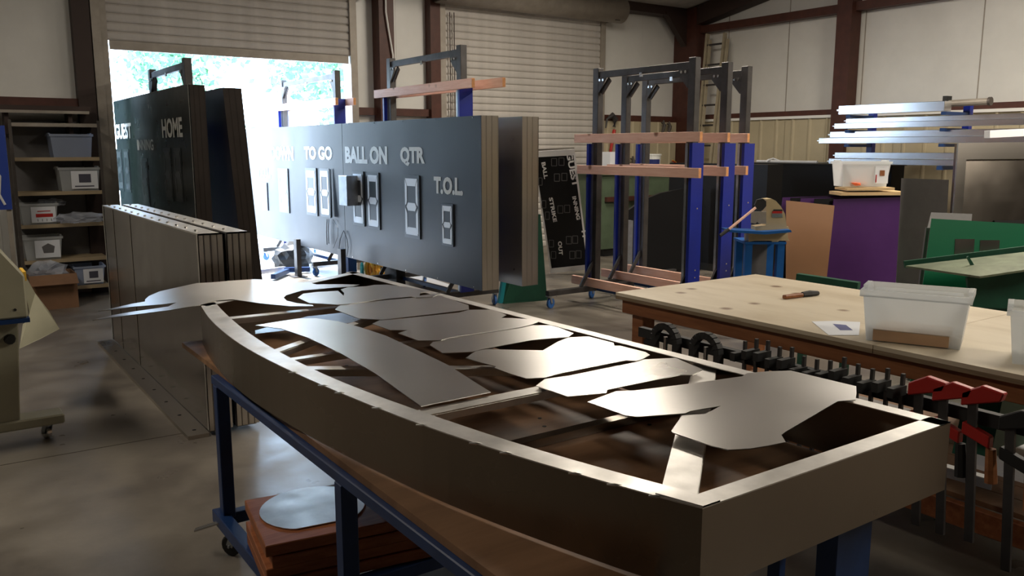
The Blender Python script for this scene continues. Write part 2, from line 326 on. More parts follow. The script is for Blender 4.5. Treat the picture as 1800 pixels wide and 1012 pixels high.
for xx in (6.37, 6.44): MB().tube([(xx, YB-.17, .9), (xx, YB-.17, 3.55)], .007, 5).build('chain', m_darksteel, d2)
struct(box('trim_17', m_slatd, 1.74, 1.83, YB-.17, YB+.12, 0, HD)); 
# ================================================================== sign frame on cart
ZT = .955; A = lambda x, y, z=ZT: Pz(x, y, z)
sign = thing('metal_sign', 'large bow-sided aluminium sign frame lying flat on the blue cart in the foreground', 'sign frame', (1.5, 2.5, .77))
oc = [(352, 535), (366, 558), (391, 582), (419, 603), (453, 623), (507, 650), (570, 678), (605, 693), (655, 713), (745, 748), (775, 758.5), (900, 799), (987, 824), (1070, 848), (1157, 873), (1235, 892)]
ic = [(378, 531), (393, 548), (421, 573), (450, 594), (478, 612), (502, 624), (560, 654), (630, 683), (700, 709), (755, 728), (843, 758), (900, 776.5), (1000, 806), (1090, 832), (1167, 851), (1225, 867)]
def resamp(pts, n):
    P = [A(*p) for p in pts]; D = [0]
    for a, b in zip(P, P[1:]): D.append(D[-1]+(b-a).length)
    out = []
    for i in range(n):
        t = D[-1]*i/(n-1); k = max(j for j in range(len(D)) if D[j] <= t+1e-9); k = min(k, len(P)-2)
        out.append(P[k].lerp(P[k+1], (t-D[k])/(D[k+1]-D[k])))
    for _ in range(2): out = [out[0]]+[(out[i-1]+out[i]*2+out[i+1])/4 for i in range(1, n-1)]+[out[-1]]
    return out
N = 30; OC = resamp(oc, N); IC = resamp(ic, N)
CR, CL, BR, BL = A(1235, 892), A(352, 535), A(1671, 741), A(622, 477)
Zb = .77
mb = MB()
for i in range(N-1): mb.hexa([OC[i]-V((0, 0, .003)), OC[i+1]-V((0, 0, .003)), IC[i+1]-V((0, 0, .003)), IC[i]-V((0, 0, .003))], [OC[i], OC[i+1], IC[i+1], IC[i]])
mb.build('curved_flange', m_rim, sign)
mb = MB()
for i in range(N-1):
    a, b = OC[i].copy(), OC[i+1].copy(); n1 = (IC[i]-OC[i]).normalized()*.003; n2 = (IC[i+1]-OC[i+1]).normalized()*.003
    a.z = b.z = ZT-.003; la, lb = a.copy(), b.copy(); la.z = lb.z = Zb
    mb.hexa([la, lb, lb+n2, la+n1], [a, b, b+n2, a+n1])
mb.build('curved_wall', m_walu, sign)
def wall(name, p, q, w, inward):
    p, q = p.copy(), q.copy(); p.z = q.z = 0; i = V(inward).normalized()
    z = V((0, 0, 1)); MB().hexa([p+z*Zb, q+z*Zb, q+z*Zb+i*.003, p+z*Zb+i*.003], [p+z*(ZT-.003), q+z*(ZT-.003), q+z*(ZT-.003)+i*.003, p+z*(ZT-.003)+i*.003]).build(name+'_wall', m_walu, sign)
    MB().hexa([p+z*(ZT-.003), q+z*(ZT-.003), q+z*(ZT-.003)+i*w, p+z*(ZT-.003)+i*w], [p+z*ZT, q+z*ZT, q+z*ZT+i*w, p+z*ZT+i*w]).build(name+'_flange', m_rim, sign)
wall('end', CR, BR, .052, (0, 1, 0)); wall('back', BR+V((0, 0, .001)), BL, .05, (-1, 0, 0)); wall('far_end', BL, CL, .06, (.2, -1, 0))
for px, py in ((507, 650), (570, 678), (605, 693), (655, 713), (745, 748), (820, 773), (900, 799), (987, 824), (1070, 848), (1157, 873), (1185, 880)):
    p = A(px, py); q = min(OC, key=lambda c: (c-p).length); MB().tube([q+V((-.012, .012, -.002)), q+V((.0, 0, -.001)), q+V((.012, -.012, -.002))], [.002, .004, .002], 6).build('weld_bead', m_rim, sign)
# welded corner plate at the near corner
MB().box(CR.x, CR.x+.003, CR.y, CR.y+.003, Zb, ZT-.004).build('corner_angle', m_rim, sign)
MB().prism([CR+V((.001, -.0005, .0)), CR+V((.05, -.0005, .0)), CR+V((.03, .05, 0)), CR+V((-.012, .10, 0)), CR+V((-.03, .10, 0))], (0, 0, .0035)).build('corner_plate', m_rim, sign)
def brace(a, b, w, dz=.004):
    p, q = A(*a), A(*b); p.z = q.z = ZT-.004-dz
    MB().bar(p, q, w, .004).build('brace', m_rim, sign)
    d = (q-p).normalized(); sd = d.cross(V((0, 0, 1)))*w/2; e = V((0, 0, -.012))
    MB().bar(p+sd+e, q+sd+e, .003, .02).build('brace_lip', m_rim, sign)
brace((738, 722), (1190, 632), .055)            # straight cross member
brace((1193, 858), (1240, 632), .075, .012)     # wide tapered diagonal
brace((478, 612), (768, 512), .04, .012); brace((497, 622), (955, 556), .035, .02); brace((508, 630), (1205, 628), .045, .03)
brace((391, 551), (640, 526), .05, .02)
# plywood base inside and ledgers
for k, (x0, x1, y0, y1) in enumerate(((1.06, 2.1, 1.12, 2.62), (1.12, 1.98, 2.66, 3.9))): pass
# cut aluminium letter sheets
SH = {
 'tail': ('long two-pronged aluminium cutout overhanging the left end of the sign frame', [(172.8, 546.3), (195.6, 541.8), (231, 533.8), (254.8, 529.7), (255.2, 525.8), (261.6, 520.1), (279.8, 512.1), (309.5, 505.3), (346, 497.3), (380, 495.5), (402.8, 493.2), (446, 490.5), (473.5, 491.6), (482.6, 494.2), (520, 495.8), (543, 496.7), (556.7, 499.6), (600, 499.3), (632, 500), (620, 503.3), (586.7, 505.3), (562.5, 507.5), (530.5, 510.3), (502.8, 518.6), (498.6, 522.8), (504, 528.3), (522, 532.5), (550, 535.7), (551.4, 537.8), (511, 537.8), (455.6, 532.5), (416.7, 527), (409.7, 525.8), (380, 528), (350.5, 536), (295.8, 545.2), (243.4, 551.5), (195.6, 557.7), (162.5, 562.3), (172.8, 559), (193.3, 554.3), (241, 546.3), (296, 538.5), (309.5, 531.5), (286.7, 534.5), (255, 537), (231, 539), (196, 544)]),
 'one': ('first aluminium letter cutout beside the two-pronged piece, with blue sky sheen', [(523.6, 522.8), (533, 515.8), (555.5, 513), (594.4, 510.8), (604, 519.5), (605, 514.5), (598.6, 508.3), (611, 504.7), (644, 502.8), (658, 500.5), (680.5, 500), (714, 504), (756, 511.5), (739, 514.5), (737, 519.5), (775, 514.4), (761, 521.4), (731, 522.8), (722, 521), (678, 525), (615, 533.3), (594, 535.3), (566.7, 533.3), (544, 532.5)]),
 'two': ('second aluminium letter cutout in the row, wide with a slot under it', [(588.9, 543.6), (598.6, 535.3), (615, 533.6), (678, 527.3), (722, 523.3), (731, 522.4), (753, 520), (775, 519), (783, 522.8), (823.6, 536), (824.4, 543.6), (805.5, 546.4), (694, 559.4), (672, 561.7), (630.5, 559.4)]),
 'three': ('third aluminium letter cutout with two stepped points at its left', [(654, 568.6), (666.7, 563), (694, 561), (807, 549), (824.4, 544.2), (867, 543.6), (890, 553.3), (881, 558.5), (900, 558.6), (934, 561), (946, 565.8), (935.8, 569.8), (915.7, 574.4), (792, 592.5), (775, 597.2), (736, 598.3), (700, 585.3), (716.7, 579.7), (686, 579.7)]),
 'four': ('fourth aluminium letter cutout, rounded left end between two slots', [(755.5, 606), (761, 600.5), (777.8, 597.8), (793, 594), (915.7, 576.3), (935.8, 571.3), (967, 571.3), (981.7, 575.3), (1008.3, 585.4), (999, 592.2), (980.7, 593.6), (968.8, 594.6), (935.8, 597.3), (853.3, 612.5), (830, 618), (777.8, 620)]),
 'five': ('fifth aluminium letter cutout, broadest of the joined row', [(818.7, 628.5), (836, 617), (853.3, 613.4), (954, 615.5), (980.7, 600), (1000, 592.6), (1034.8, 591), (1078.7, 602.3), (1080, 607.3), (1090, 607.3), (1135, 618.5), (1142.5, 623.5), (1128.7, 631), (1117.5, 634), (1100, 633), (985, 656), (957.5, 663.5), (925, 664.8), (900, 657.3), (869.4, 646.4), (872, 643.6), (835, 634)]),
 'six': ('sixth aluminium letter cutout, notched, in front of the big forked sheet', [(942.5, 677.3), (957.5, 666), (1000, 659.8), (1117.5, 636), (1130, 631.5), (1187.5, 628.5), (1200, 634), (1235, 649), (1217.5, 658.5), (1195, 658.5), (1067.5, 684.8), (1066, 690.5), (997.5, 696.5)]),
 'seven': ('big forked aluminium cutout at the near right end of the sign frame', [(1032.5, 706), (1082.5, 687.3), (1115, 686), (1212.5, 674), (1305, 661), (1312.5, 655.5), (1350, 652.3), (1390, 651), (1505, 678.5), (1505.5, 691), (1503.8, 702.3), (1472.5, 704.8), (1380, 759), (1373.8, 764), (1381, 776.5), (1350, 782.8), (1318, 788), (1280, 790), (1255, 784), (1182.5, 760), (1180, 757), (1198.8, 730), (1240, 727), (1267, 713), (1213, 722), (1205, 726), (1120, 732), (1100, 729.8)]),
 'band': ('long curved aluminium band cutout sweeping across the sign frame', [(448.6, 571.4), (483, 565.8), (525, 559.4), (555.5, 559), (594.4, 564.4), (630.5, 574), (677.8, 589.4), (747, 621.4), (789, 642), (844, 677), (862.5, 688.5), (740, 713.5), (700, 685), (660, 656), (600, 621), (542.5, 593.5), (495, 577.3)]),
}
for k, (nm, (lab, pts)) in enumerate(SH.items()):
    z = ZT+.0045+(.0030 if k % 2 else 0)
    P = [Pz(x, y, z) for x, y in pts]; P = [p-V((0, 0, .0024)) for p in P]
    o = MB().prism(P, (0, 0, .0024)).build('letter_cutout', m_sheet); tag(o, lab, 'metal cutout', 'aluminium cutouts lying on the sign frame')
# ------------------------------------------------------------------ blue cart carrying the frame
cart = thing('sign_cart', 'dark blue steel cart on casters under the aluminium sign frame', 'cart', (1.4, 2.3, 0))
CX0, CX1, CY0, CY1 = .90, 1.99, 1.16, 3.42
ztop = .742
for x in (CX0, CX1-.04): MB().box(x, x+.04, CY0, CY1, ztop-.035, ztop).build('top_rail', m_cart, cart, .003)
for y in (CY0, 2.15, CY1-.04): MB().box(CX0+.04, CX1-.04, y, y+.04, ztop-.035, ztop).build('cross_rail', m_cart, cart, .003)
for x in (CX0, CX1-.06):
    for y in ((CY0+.02), 2.13, CY1-.07):
        if x > 1.5 and y < 1.3: MB().box(1.83, 1.985, 1.17, 1.23, .16, ztop-.035).build('leg', m_cart, cart, .003); MB().box(1.86, 1.885, 1.36, 1.40, .16, ztop-.035).build('stay', m_cart, cart); continue
        MB().box(x, x+.05, y, y+.05, .145, ztop-.035).build('leg', m_cart, cart, .003)
for x in (CX0-.02, CX1-.04): MB().box(x, x+.05, CY0-.03, CY1+.03, .105, .16).build('bottom_rail', m_cart, cart, .003)
for y in (CY0, 1.7, 2.55, CY1-.05): MB().box(CX0+.03, CX1-.04, y, y+.05, .105, .155).build('deck_bar', m_cart, cart, .003)
for x, y in ((CX0+.03, CY1-.12), (CX0+.03, CY0+.1), (CX1-.05, CY1-.12), (CX1-.05, CY0+.1)): caster(x, y, .105, cart, .045, m_dark, 2.2)
MB().bar((CX0-.01, CY1-.05, .13), (CX0-.10, CY1+.0, .10), .03, .006).build('brake_pedal', m_chrome, cart)
pl = thing('plywood_sheet', 'brown plywood sheet between the cart rails and the sign frame', 'plywood', (1.5, 2.5, ztop))
x = .91
pw = MB().prism([(.915, 1.16, ztop+.001), (2.10, 1.16, ztop+.001), (2.10, 3.95, ztop+.001), (.93, 3.99, ztop+.001)], (0, 0, .022)); pw.build('panel', m_plyb, pl)
for q in range(14):
    xx, yy = random.uniform(1.1, 2.0), random.uniform(1.2, 3.6); MB().tube([(xx, yy, ztop+.0225), (xx, yy, ztop+.0245)], .007, 6).build('screw_hole', m_dark, pl)
ld = MB(); ld.box(1.15, 2.1, 1.93, 1.97, ztop+.024, ztop+.05); ld = tag(ld.build('aluminium_strip', m_alud), 'flat aluminium strip lying on the plywood inside the sign frame', 'metal strip')
# lumber on lower deck
T = frame((.84, 2.64, .16), (1, -.15, 0), (.15, 1, 0), (0, 0, 1))
zz = .0
planks = [(0, 1.05, 0, .42), (.0, 1.0, .01, .43), (.02, 1.05, 0, .42), (0, 1.02, .005, .43)]
names = ['bottom', 'second', 'third', 'top']
for k, (a, b, c, d) in enumerate(planks):
    o = MB(T).box(a, b, c, d, k*.043+.001, k*.043+.042).build('wood_plank', m_firx, None, .003)
    tag(o, {0: 'lowest reddish plank in the stack on the cart deck', 1: 'second plank from the bottom of the stack on the cart deck', 2: 'plank just under the top one on the cart deck', 3: 'top reddish plank on the cart deck, carrying the round metal disc'}[k], 'lumber', 'planks stacked on the cart deck')
dc = V((1.09, 2.85, .16+4*.043+.0015)); n = 48
pts = []
for i in range(n):
    t = 2*math.pi*i/n; x, y = .195*math.cos(t), .195*math.sin(t)
    if y < -.165: y = -.165
    pts.append(V((x*.966-y*-.15, x*-.15+y*.966, 0))+dc)
tag(MB().prism(pts, (0, 0, .003)).build('metal_disc', m_rim), 'round aluminium disc with one flat edge on the planks of the lower cart deck', 'metal disc')
# ================================================================== scoreboards
def segs(T, u0, u1, v0, v1, parent, ms=m_seg, mp=m_digit, d=.012, deep=True):
    p = MB(T).box(u0, u1, v0, v1, .0005, d).build('digit_module', mp, parent)
    w, h = u1-u0, v1-v0; a = w*.09; t = w*.155; x0, x1, y0, y1 = u0+a, u1-a, v0+a*1.1, v1-a*1.1; ym = (y0+y1)/2; g = w*.018
    S7 = [[(x0+g, y1), (x1-g, y1), (x1-t, y1-t*1.5), (x0+t, y1-t*1.5)], [(x0+g, y0), (x1-g, y0), (x1-t, y0+t*1.5), (x0+t, y0+t*1.5)],
          [(x0+t*.6, ym), (x0+t*1.2, ym+t*.8), (x1-t*1.2, ym+t*.8), (x1-t*.6, ym), (x1-t*1.2, ym-t*.8), (x0+t*1.2, ym-t*.8)]]
    for yy0, yy1 in ((ym, y1), (y0, ym)):
        S7 += [[(x0, yy0+g*2), (x0+t*.5, yy0+t*.5), (x0+t*.8, yy0+t*1.1), (x0+t*.8, yy1-t*1.4), (x0, yy1-g*2)], [(x1, yy0+g*2), (x1-t*.5, yy0+t*.5), (x1-t*.8, yy0+t*1.1), (x1-t*.8, yy1-t*1.4), (x1, yy1-g*2)]]
    for s in S7: MB(T).prism([(x, y, d+.0004) for x, y in s], (0, 0, .0025)).build('segment', ms, p)
    return p
def digit_px(T, x0, x1, y0, y1, parent, **k):
    a = uvpix(T, x0, (y0+y1)/2); b = uvpix(T, x1, (y0+y1)/2); c = uvpix(T, (x0+x1)/2, y0); d = uvpix(T, (x0+x1)/2, y1)
    return segs(T, a[0], b[0], d[1], c[1], parent, **k)
BX = 4.21
def cabinet(name, label, X0, dp, Y0, Y1, z0, z1, face_left, mface, mside, tilt=0):
    b = thing(name, label, 'scoreboard', (X0, Y0, 0), None)
    sh = lambda z: tilt*(z1-z)
    q = lambda x0, x1, y0, y1: MB().hexa([(x0+sh(z0), y0, z0), (x1+sh(z0), y0, z0), (x1+sh(z0), y1, z0), (x0+sh(z0), y1, z0)], [(x0, y0, z1), (x1, y0, z1), (x1, y1, z1), (x0, y1, z1)])
    if face_left: q(X0, X0+.004, Y0, Y1).build('face_panel', mface, b); q(X0+.004, X0+dp, Y0+.001, Y1-.001).build('body', mside, b)
    else: q(X0+dp-.004, X0+dp, Y0, Y1).build('face_panel', mface, b); q(X0, X0+dp-.004, Y0+.001, Y1-.001).build('body', mside, b)
    # folded edge lines of the end panel
    for xx in (X0+dp*.3, X0+dp*.62, X0+dp*.97): MB().hexa([(xx+sh(z0), Y0-.0015, z0), (xx+.004+sh(z0), Y0-.0015, z0), (xx+.004+sh(z0), Y0+.001, z0), (xx+sh(z0), Y0+.001, z0)], [(xx, Y0-.0015, z1), (xx+.004, Y0-.0015, z1), (xx+.004, Y0+.001, z1), (xx, Y0+.001, z1)]).build('edge_fold', mside, b)
    return b
yn, ys, yf = 6.5, 9.56, 13.2
b1 = cabinet('scoreboard', 'black scoreboard half reading BALL ON, QTR and T.O.L., in the middle', BX, .19, yn, ys-.005, .34, 1.945, True, m_board, m_alu)
b2 = cabinet('scoreboard', 'glaring scoreboard half reading DOWN, TO GO and T.O.L., running out of the doorway', BX, .19, ys+.005, yf, .34, 1.945, True, m_board, m_alu)
TB = frame((BX, ys, 0), (0, -1, 0), (0, 0, 1), (-1, 0, 0))
for s, x0, x1, y0, y1, p, m in (('BALL ON', 607, 681, 257, 288, b1, m_lettergrey), ('QTR', 704, 747, 258, 292, b1, m_lettergrey), ('T.O.L.', 763, 814, 311, 342, b1, m_lettergrey),
                                ('DOWN', 476, 516, 257, 282, b2, m_white), ('TO GO', 535, 584, 257, 281, b2, m_white), ('T.O.L.', 452, 476, 294, 312, b2, m_white)):
    text_px(TB, s, x0, x1, y0, y1, m, p)
for x0, x1, y0, y1, p in ((621, 641, 301, 396, b1), (647, 668, 303, 402, b1), (712, 739, 308, 418, b1), (778, 798, 358, 432, b1),
                          (461, 471, 321, 369, b2), (491, 508, 296, 373, b2), (539, 558, 295, 378, b2), (564, 581, 296, 381, b2)): digit_px(TB, x0, x1, y0, y1, p)
# open hinged module beside the seam, and the grey box on the face
u0, v1 = uvpix(TB, 582, 296); u1, v0 = uvpix(TB, 588, 381)
MB(TB).hexa([(u0, v0, .012), (u0+.012, v0, .012), (u0+.045, v0-.02, .05), (u0+.033, v0-.02, .05)], [(u0, v1, .012), (u0+.012, v1, .012), (u0+.014, v1-.01, .02), (u0+.004, v1-.01, .02)]).build('hinged_panel', m_digit, b2)
gb = Px(596, 308, BX-.14); gb2 = Px(612, 362, BX-.14)
MB().box(BX-.15, BX-.001, gb2.y, gb.y, gb2.z, gb.z).build('junction_box', m_galv, b1, .004)
for k, (px, y0, y1) in enumerate(((575, 385, 430), (578, 385, 428))):
    a, b = Px(px, y0, BX-.03), Px(px, y1, BX-.03); MB().tube([a, (a+b)/2+V((0, .02, 0)), b], .005, 5).build('cable', m_dark, b2)
MB().tube([Px(*p, BX-.02) for p in ((604, 405), (598, 420), (596, 435), (598, 455), (604, 465))], .004, 5).build('cable', m_dark, b1)
MB().tube([Px(*p, BX-.02) for p in ((604, 405), (610, 420), (612, 435), (610, 450))], .004, 5).build('cable', m_dark, b1)
MB().tube([Px(*p, BX-.02) for p in ((585, 385), (594, 400), (594, 415), (586, 436))], .003, 5).build('cable', m_dark, b2)
for i in range(5):
    for z in (1.93, .36): MB(TB).tube([(.2+i*.68, z, .0), (.2+i*.68, z, .004)], .006, 6).build('screw', m_chrome, b1)
b3 = cabinet('scoreboard', 'aluminium-sided scoreboard cabinet back to back behind the BALL ON board', 4.67, .19, yn, ys, .34, 1.945, False, m_board, m_alu)
# left black unit
gx, gy0, gy1 = 2.06, 7.98, 11.5
b4 = cabinet('scoreboard', 'dark green-black scoreboard reading GUEST, HOME and INNING in the left of the open doorway', gx, .14, gy0, gy1, .35, 2.215, True, m_green_black, m_darkside)
TG = frame((gx, gy1, 0), (0, -1, 0), (0, 0, 1), (-1, 0, 0))
for s, x0, x1, y0, y1 in (('GUEST', 203, 231, 217, 244), ('HOME', 285, 321, 207, 242), ('INNING', 242, 270, 245, 264)): text_px(TG, s, x0, x1, y0, y1, m_lettergrey, b4, bold=.02 if s == 'INNING' else .035)
m_ds = mat('unlit_segment', (.03, .035, .036), .3); m_dm = mat('unlit_module', (.010, .014, .014), .3)
for x0, x1, y0, y1 in ((207, 216, 262, 335), (220, 229, 262, 337), (250, 262, 278, 360), (290, 303, 260, 352), (308, 321, 260, 354)): digit_px(TG, x0, x1, y0, y1, b4, ms=m_ds, mp=m_dm, d=.004)
MB().box(gx-.006, gx-.0005, gy0-.006, gy0+.012, .35, 2.215).build('corner_trim', m_rim, b4); MB().box(gx-.004, gx+.02, gy0, gy1, 2.2155, 2.222).build('top_trim', m_grey, b4)
b5 = cabinet('scoreboard', 'black scoreboard cabinet leaning behind the GUEST HOME board in the doorway', 2.36, .17, 7.98, 11.4, .35, 2.20, False, m_black, m_darkside, tilt=.06)
# small inclined guest board
gc = [Pz(968, 480, .02), Pz(1036, 473, .02)]; tp = Pd(1010, 262, 10.35); ex = (gc[1]-gc[0]).normalized()
o0 = gc[0]; tl = Pd(935, 266, 10.35)
ey = ((tl-o0)); 
gb6 = thing('scoreboard', 'small white-edged scoreboard leaning on its end against the closed roll-up door, reading GUEST and BALL', 'scoreboard', (o0.x, o0.y, 0))
TLp = tl; TRp = tp; nrm = (TRp-TLp).cross(o0-TLp).normalized()
if nrm.y > 0: nrm = -nrm
BLp = Pp(968, 480, TLp, nrm); BRp = Pp(1036, 473, TLp, nrm)
MB().prism([BLp, BRp, TRp, TLp], -nrm*.06).build('body', m_alu, gb6)
uu = (TRp-TLp).normalized(); vv = nrm.cross(uu).normalized()
vdir = (TLp-BLp).normalized(); 
def inset(P, d):
    c = sum(P, V((0, 0, 0)))/4; return [p+(c-p)*d for p in P]
MB().prism([p+nrm*.0005 for p in (BLp, BRp, TRp, TLp)], nrm*.003).build('white_edge', m_white, gb6)
MB().prism([p+nrm*.0037 for p in inset([BLp, BRp, TRp, TLp], .09)], nrm*.002).build('face_panel', m_black, gb6)
Lh = (TLp-BLp).length; Lw = (TRp-TLp).length
def on6(x, y): return Pp(x, y, TLp+nrm*.0065, nrm)
def word6(s, xa, ya, xb, yb, wpx):
    # word running down the board from (xa,ya) to (xb,yb), letter tops to the right
    a, b = on6(xa, ya), on6(xb, yb); d = (b-a); L = d.length; d.normalize(); up = nrm.cross(d).normalized()
    if (on6(xa+10, ya)-a).dot(up) < 0: up = -up
    h = (on6(xa+wpx, ya)-a).length
    T = frame(a, d, up, d.cross(up)); lettering(T, s, 0, L, -h/2, h/2, m_white, gb6, th=0, bold=.035)
word6('GUEST', 1000, 267, 1012, 328, 11); word6('INNING', 1009, 345, 1017, 386, 7); word6('BALL', 955, 285, 960, 314, 7); word6('STRIKE', 968, 347, 976, 390, 7); word6('OUT', 984, 424, 986, 448, 7)
m_seg6 = mat('grey_outline', (.11, .11, .11), .5)
for cx, cy, w, h in ((974, 285, 9, 13), (987, 284, 9, 13), (979, 312, 9, 13), (992, 311, 9, 13), (985, 368, 9, 13), (997, 367, 9, 13), (1000, 422, 9, 13), (1011, 421, 9, 13), (1006, 448, 9, 13), (1017, 447, 9, 13), (969, 428, 8, 12), (973, 448, 8, 12), (950, 319, 6, 13), (956, 359, 7, 13), (962, 379, 7, 13)):
    c = [on6(cx-w/2, cy-h/2), on6(cx+w/2, cy-h/2), on6(cx+w/2, cy+h/2), on6(cx-w/2, cy+h/2)]
    mb = MB()
    for i in range(4): mb.bar(c[i], c[(i+1) % 4], .008, .002, nrm)
    mb.build('digit_outline', m_seg6, gb6)
word6('H', 1026, 405, 1028, 416, 8)
# ================================================================== portal stands
def stand(label, X, Y0, Y1, zt, zpl, rails, group=None, base=True, pw=.085, arm=(-.65, .55), low=None):
    s = thing('scoreboard_stand', label, 'stand', (X, (Y0+Y1)/2, 0), group)
    zb = .19
    for k, y in enumerate((Y0, Y1)):
        sg = -1 if k == 0 else 1
        MB().box(X-.037, X+.037, y-pw/2, y+pw/2, zb, zt).build('post', m_steel, s, .004)
        MB().box(X-.078, X+.078, y+sg*(pw/2+.001)-(0 if sg > 0 else .035), y+sg*(pw/2+.001)+(.035 if sg > 0 else 0), zb+.002, zpl).build('blue_channel', m_blue, s)
        MB().box(X-.043, X-.0375, y+.012, y+pw/2, zb, zpl+.0).build('galvanised_strip', m_galv, s)
        # gusset
        yi = y-sg*pw/2; MB().prism([(X-.035, yi, zt-.10), (X-.035, yi-sg*.13, zt-.10), (X-.035, yi, zt-.26)], (0.006, 0, 0)).build('gusset', m_steel, s)
        MB().bar((X, yi-sg*.015, zt-.25), (X, yi-sg*.14, zt-.12), .05, .02, (1, 0, 0)).build('brace', m_steel, s)
        for q in (.03, .08): MB().tube([(X-.036, yi-sg*q, zt-.125), (X-.046, yi-sg*q, zt-.125)], .014, 8).build('bolt', m_chrome, s)
        for zq in (.45, .52, 1.1): MB().tube([(X+.01, y+sg*(pw/2+.036), zq), (X+.01, y+sg*(pw/2+.040), zq)], .008, 6).build('bolt', m_chrome, s)
        if base:
            MB().box(X+arm[0], X+arm[1], y-.03, y+.03, zb-.055, zb).build('base_arm', m_steel, s, .003)
            for q in arm: caster(X+q-math.copysign(.03, q), y, zb-.055, s, .055, m_wheel, .9+q)
            MB().bar((X-.03, y, zb+.26), (X-.2, y, zb), .04, .02, (0, 1, 0)).build('knee_brace', m_steel, s)
    MB().box(X-.022, X+.022, Y0+pw/2, Y1-pw/2, zt-.10, zt-.035).build('top_beam', m_steel, s, .003)
    MB().box(X-.035, X-.023, (Y0+Y1)/2-.02, (Y0+Y1)/2+.02, zt-.13, zt-.09).build('eye_bolt', m_chrome, s)
    MB().box(X-.02, X+.02, Y0+.05, Y1-.05, zb-.05, zb-.01).build('base_rail', m_cart, s)
    for (ya, yb, z, sd) in rails:
        x = X+sd*.099; mb = MB().box(x-.019, x+.019, ya, yb, z-.045, z+.045)
        mb.mi = [0, 0, 1, 0, 1, 0]; mb.build('lumber_rail', [m_fir, m_firend], s, .002)
    return s
r3 = [(5.32, 7.10, 1.755, -1), (5.32, 7.05, 1.43, -1), (5.36, 7.12, .235, -1)]
stand('nearest of the three steel portal stands by the work table, with pink lumber rails', 5.9, 5.52, 6.86, 2.47, 1.7, r3, 'portal stands by the work table')
def shiftrails(dy, dx=0): return [(a+dy, b+dy, z, sd) for a, b, z, sd in r3]
stand('middle of the three steel portal stands by the work table', 6.5, 5.66, 7.08, 2.47, 1.7, shiftrails(.2), 'portal stands by the work table', arm=(-.5, .5))
stand('farthest of the three steel portal stands by the work table', 6.98, 5.82, 7.26, 2.47, 1.7, shiftrails(.36), 'portal stands by the work table', arm=(-.4, .55))
stand('steel portal stand rising behind the BALL ON scoreboard, one lumber rail across', 4.535, 7.35, 8.88, 2.66, 2.25, [(6.98, 9.1, 2.27, -1), (6.75, 9.0, 2.27, 1)], arm=(-.42, .42))
stand('steel portal stand outside the doorway behind the bright scoreboard', 4.535, 10.42, 12.35, 2.64, 2.28, [(10.2, 12.6, 2.24, -1), (10.1, 12.4, 2.24, 1)], arm=(-.42, .42))
stand('dark steel portal stand rising above the GUEST HOME scoreboard', 2.28, 8.85, 10.35, 2.53, 1.9, [], arm=(-.25, .4))
# ================================================================== aluminium double cabinet (left)
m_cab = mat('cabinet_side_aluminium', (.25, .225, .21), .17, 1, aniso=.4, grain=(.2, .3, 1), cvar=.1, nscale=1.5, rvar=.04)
ac = thing('aluminium_cabinet', 'bare aluminium scoreboard cabinet on end in front of the black board, nearer half', 'metal cabinet', (1.25, 4.8, 0), 'bare aluminium cabinets')
ay0, ay1 = 4.85, 7.8
for (x0, x1, par) in ((1.25, 1.37, ac), (1.41, 1.53, None)):
    if par is None: par = thing('aluminium_cabinet', 'bare aluminium cabinet backing the nearer one, right of the dark gap', 'metal cabinet', (1.41, 4.8, 0), 'bare aluminium cabinets')
    MB().box(x0+.003, x1-.003, ay0+.003, ay1-.003, .025, 1.17).build('body', m_cab, par)
    for a in (.0, .3, .62, .9): MB().box(x0+(x1-x0)*a, x0+(x1-x0)*a+.028, ay0, ay0+.004, .03, 1.17).build('end_fold', m_alu, par)
    for y in (ay0, ay1-.03): MB().box(x0, x0+.004, y, y+.03, .03, 1.17).build('edge_angle', m_rim, par)
    MB().box(x0, x1, ay0, ay1, 1.171, 1.18).build('top_flange', m_rim, par)
    for i in range(13): MB().tube([(x0+.03, ay0+.15+i*.22, 1.18), (x0+.03, ay0+.15+i*.22, 1.190)], .009, 6).build('rivet', m_chrome, par)
for yy, w in ((6.7, .03), (7.35, .04)): MB().box(1.2505, 1.2525, yy, yy+w, .03, 1.165).build('seam_strip', m_alud, ac)
MB().box(1.13, 1.2495, ay0, ay1, .0, .022).build('base_flange', m_alu, ac)
for i in range(9): MB().tube([(1.19, 4.95+i*.34, .022), (1.19, 4.95+i*.34, .0235)], .012, 8).build('hole', m_dark, ac)
# ================================================================== shelving at left
YS = 10.3
def shz(y, x=100): return Py(x, y, YS).z
X0, X1 = .85, 1.66
su = thing('shelf_unit', 'dark steel shelf unit with tan boards at the left of the open doorway', 'shelf unit', (1.25, YS+.2, 0))
for x in (X0-.03, X1):
    for y in (YS, YS+.40): MB().box(x, x+.03, y, y+.03, 0, 1.95).build('upright', m_shelf, su)
zs = [shz(p) for p in (217, 277, 337, 394, 456, 506)]
for k, z in enumerate(zs):
    MB().box(X0, X1, YS+.012, YS+.42, z-.03, z).build('shelf', m_tan, su); MB().box(X0, X1, YS-.002, YS+.012, z-.035, z+.004).build('shelf_lip', m_tan if k else m_slatd, su)
MB().box(X0, X1, YS+.425, YS+.44, .1, 1.95).build('back_panel', m_grey, su)
wsf = thing('wall_ledge', 'dark plank ledge with a pale front edge above the left shelf unit', 'ledge', (1.2, YB-.2, 2.0))
MB().box(.60, 1.62, YB-.45, YB-.13, 2.03, 2.10).build('plank', m_darksteel, wsf); MB().box(.70, 1.60, YB-.47, YB-.452, 2.02, 2.05).build('edge_strip', m_slatd, wsf)
MB().box(.8, .84, YB-.4, YB-.13, 1.8, 2.03).build('bracket', m_darksteel, wsf); MB().box(1.4, 1.44, YB-.4, YB-.13, 1.8, 2.03).build('bracket', m_darksteel, wsf)
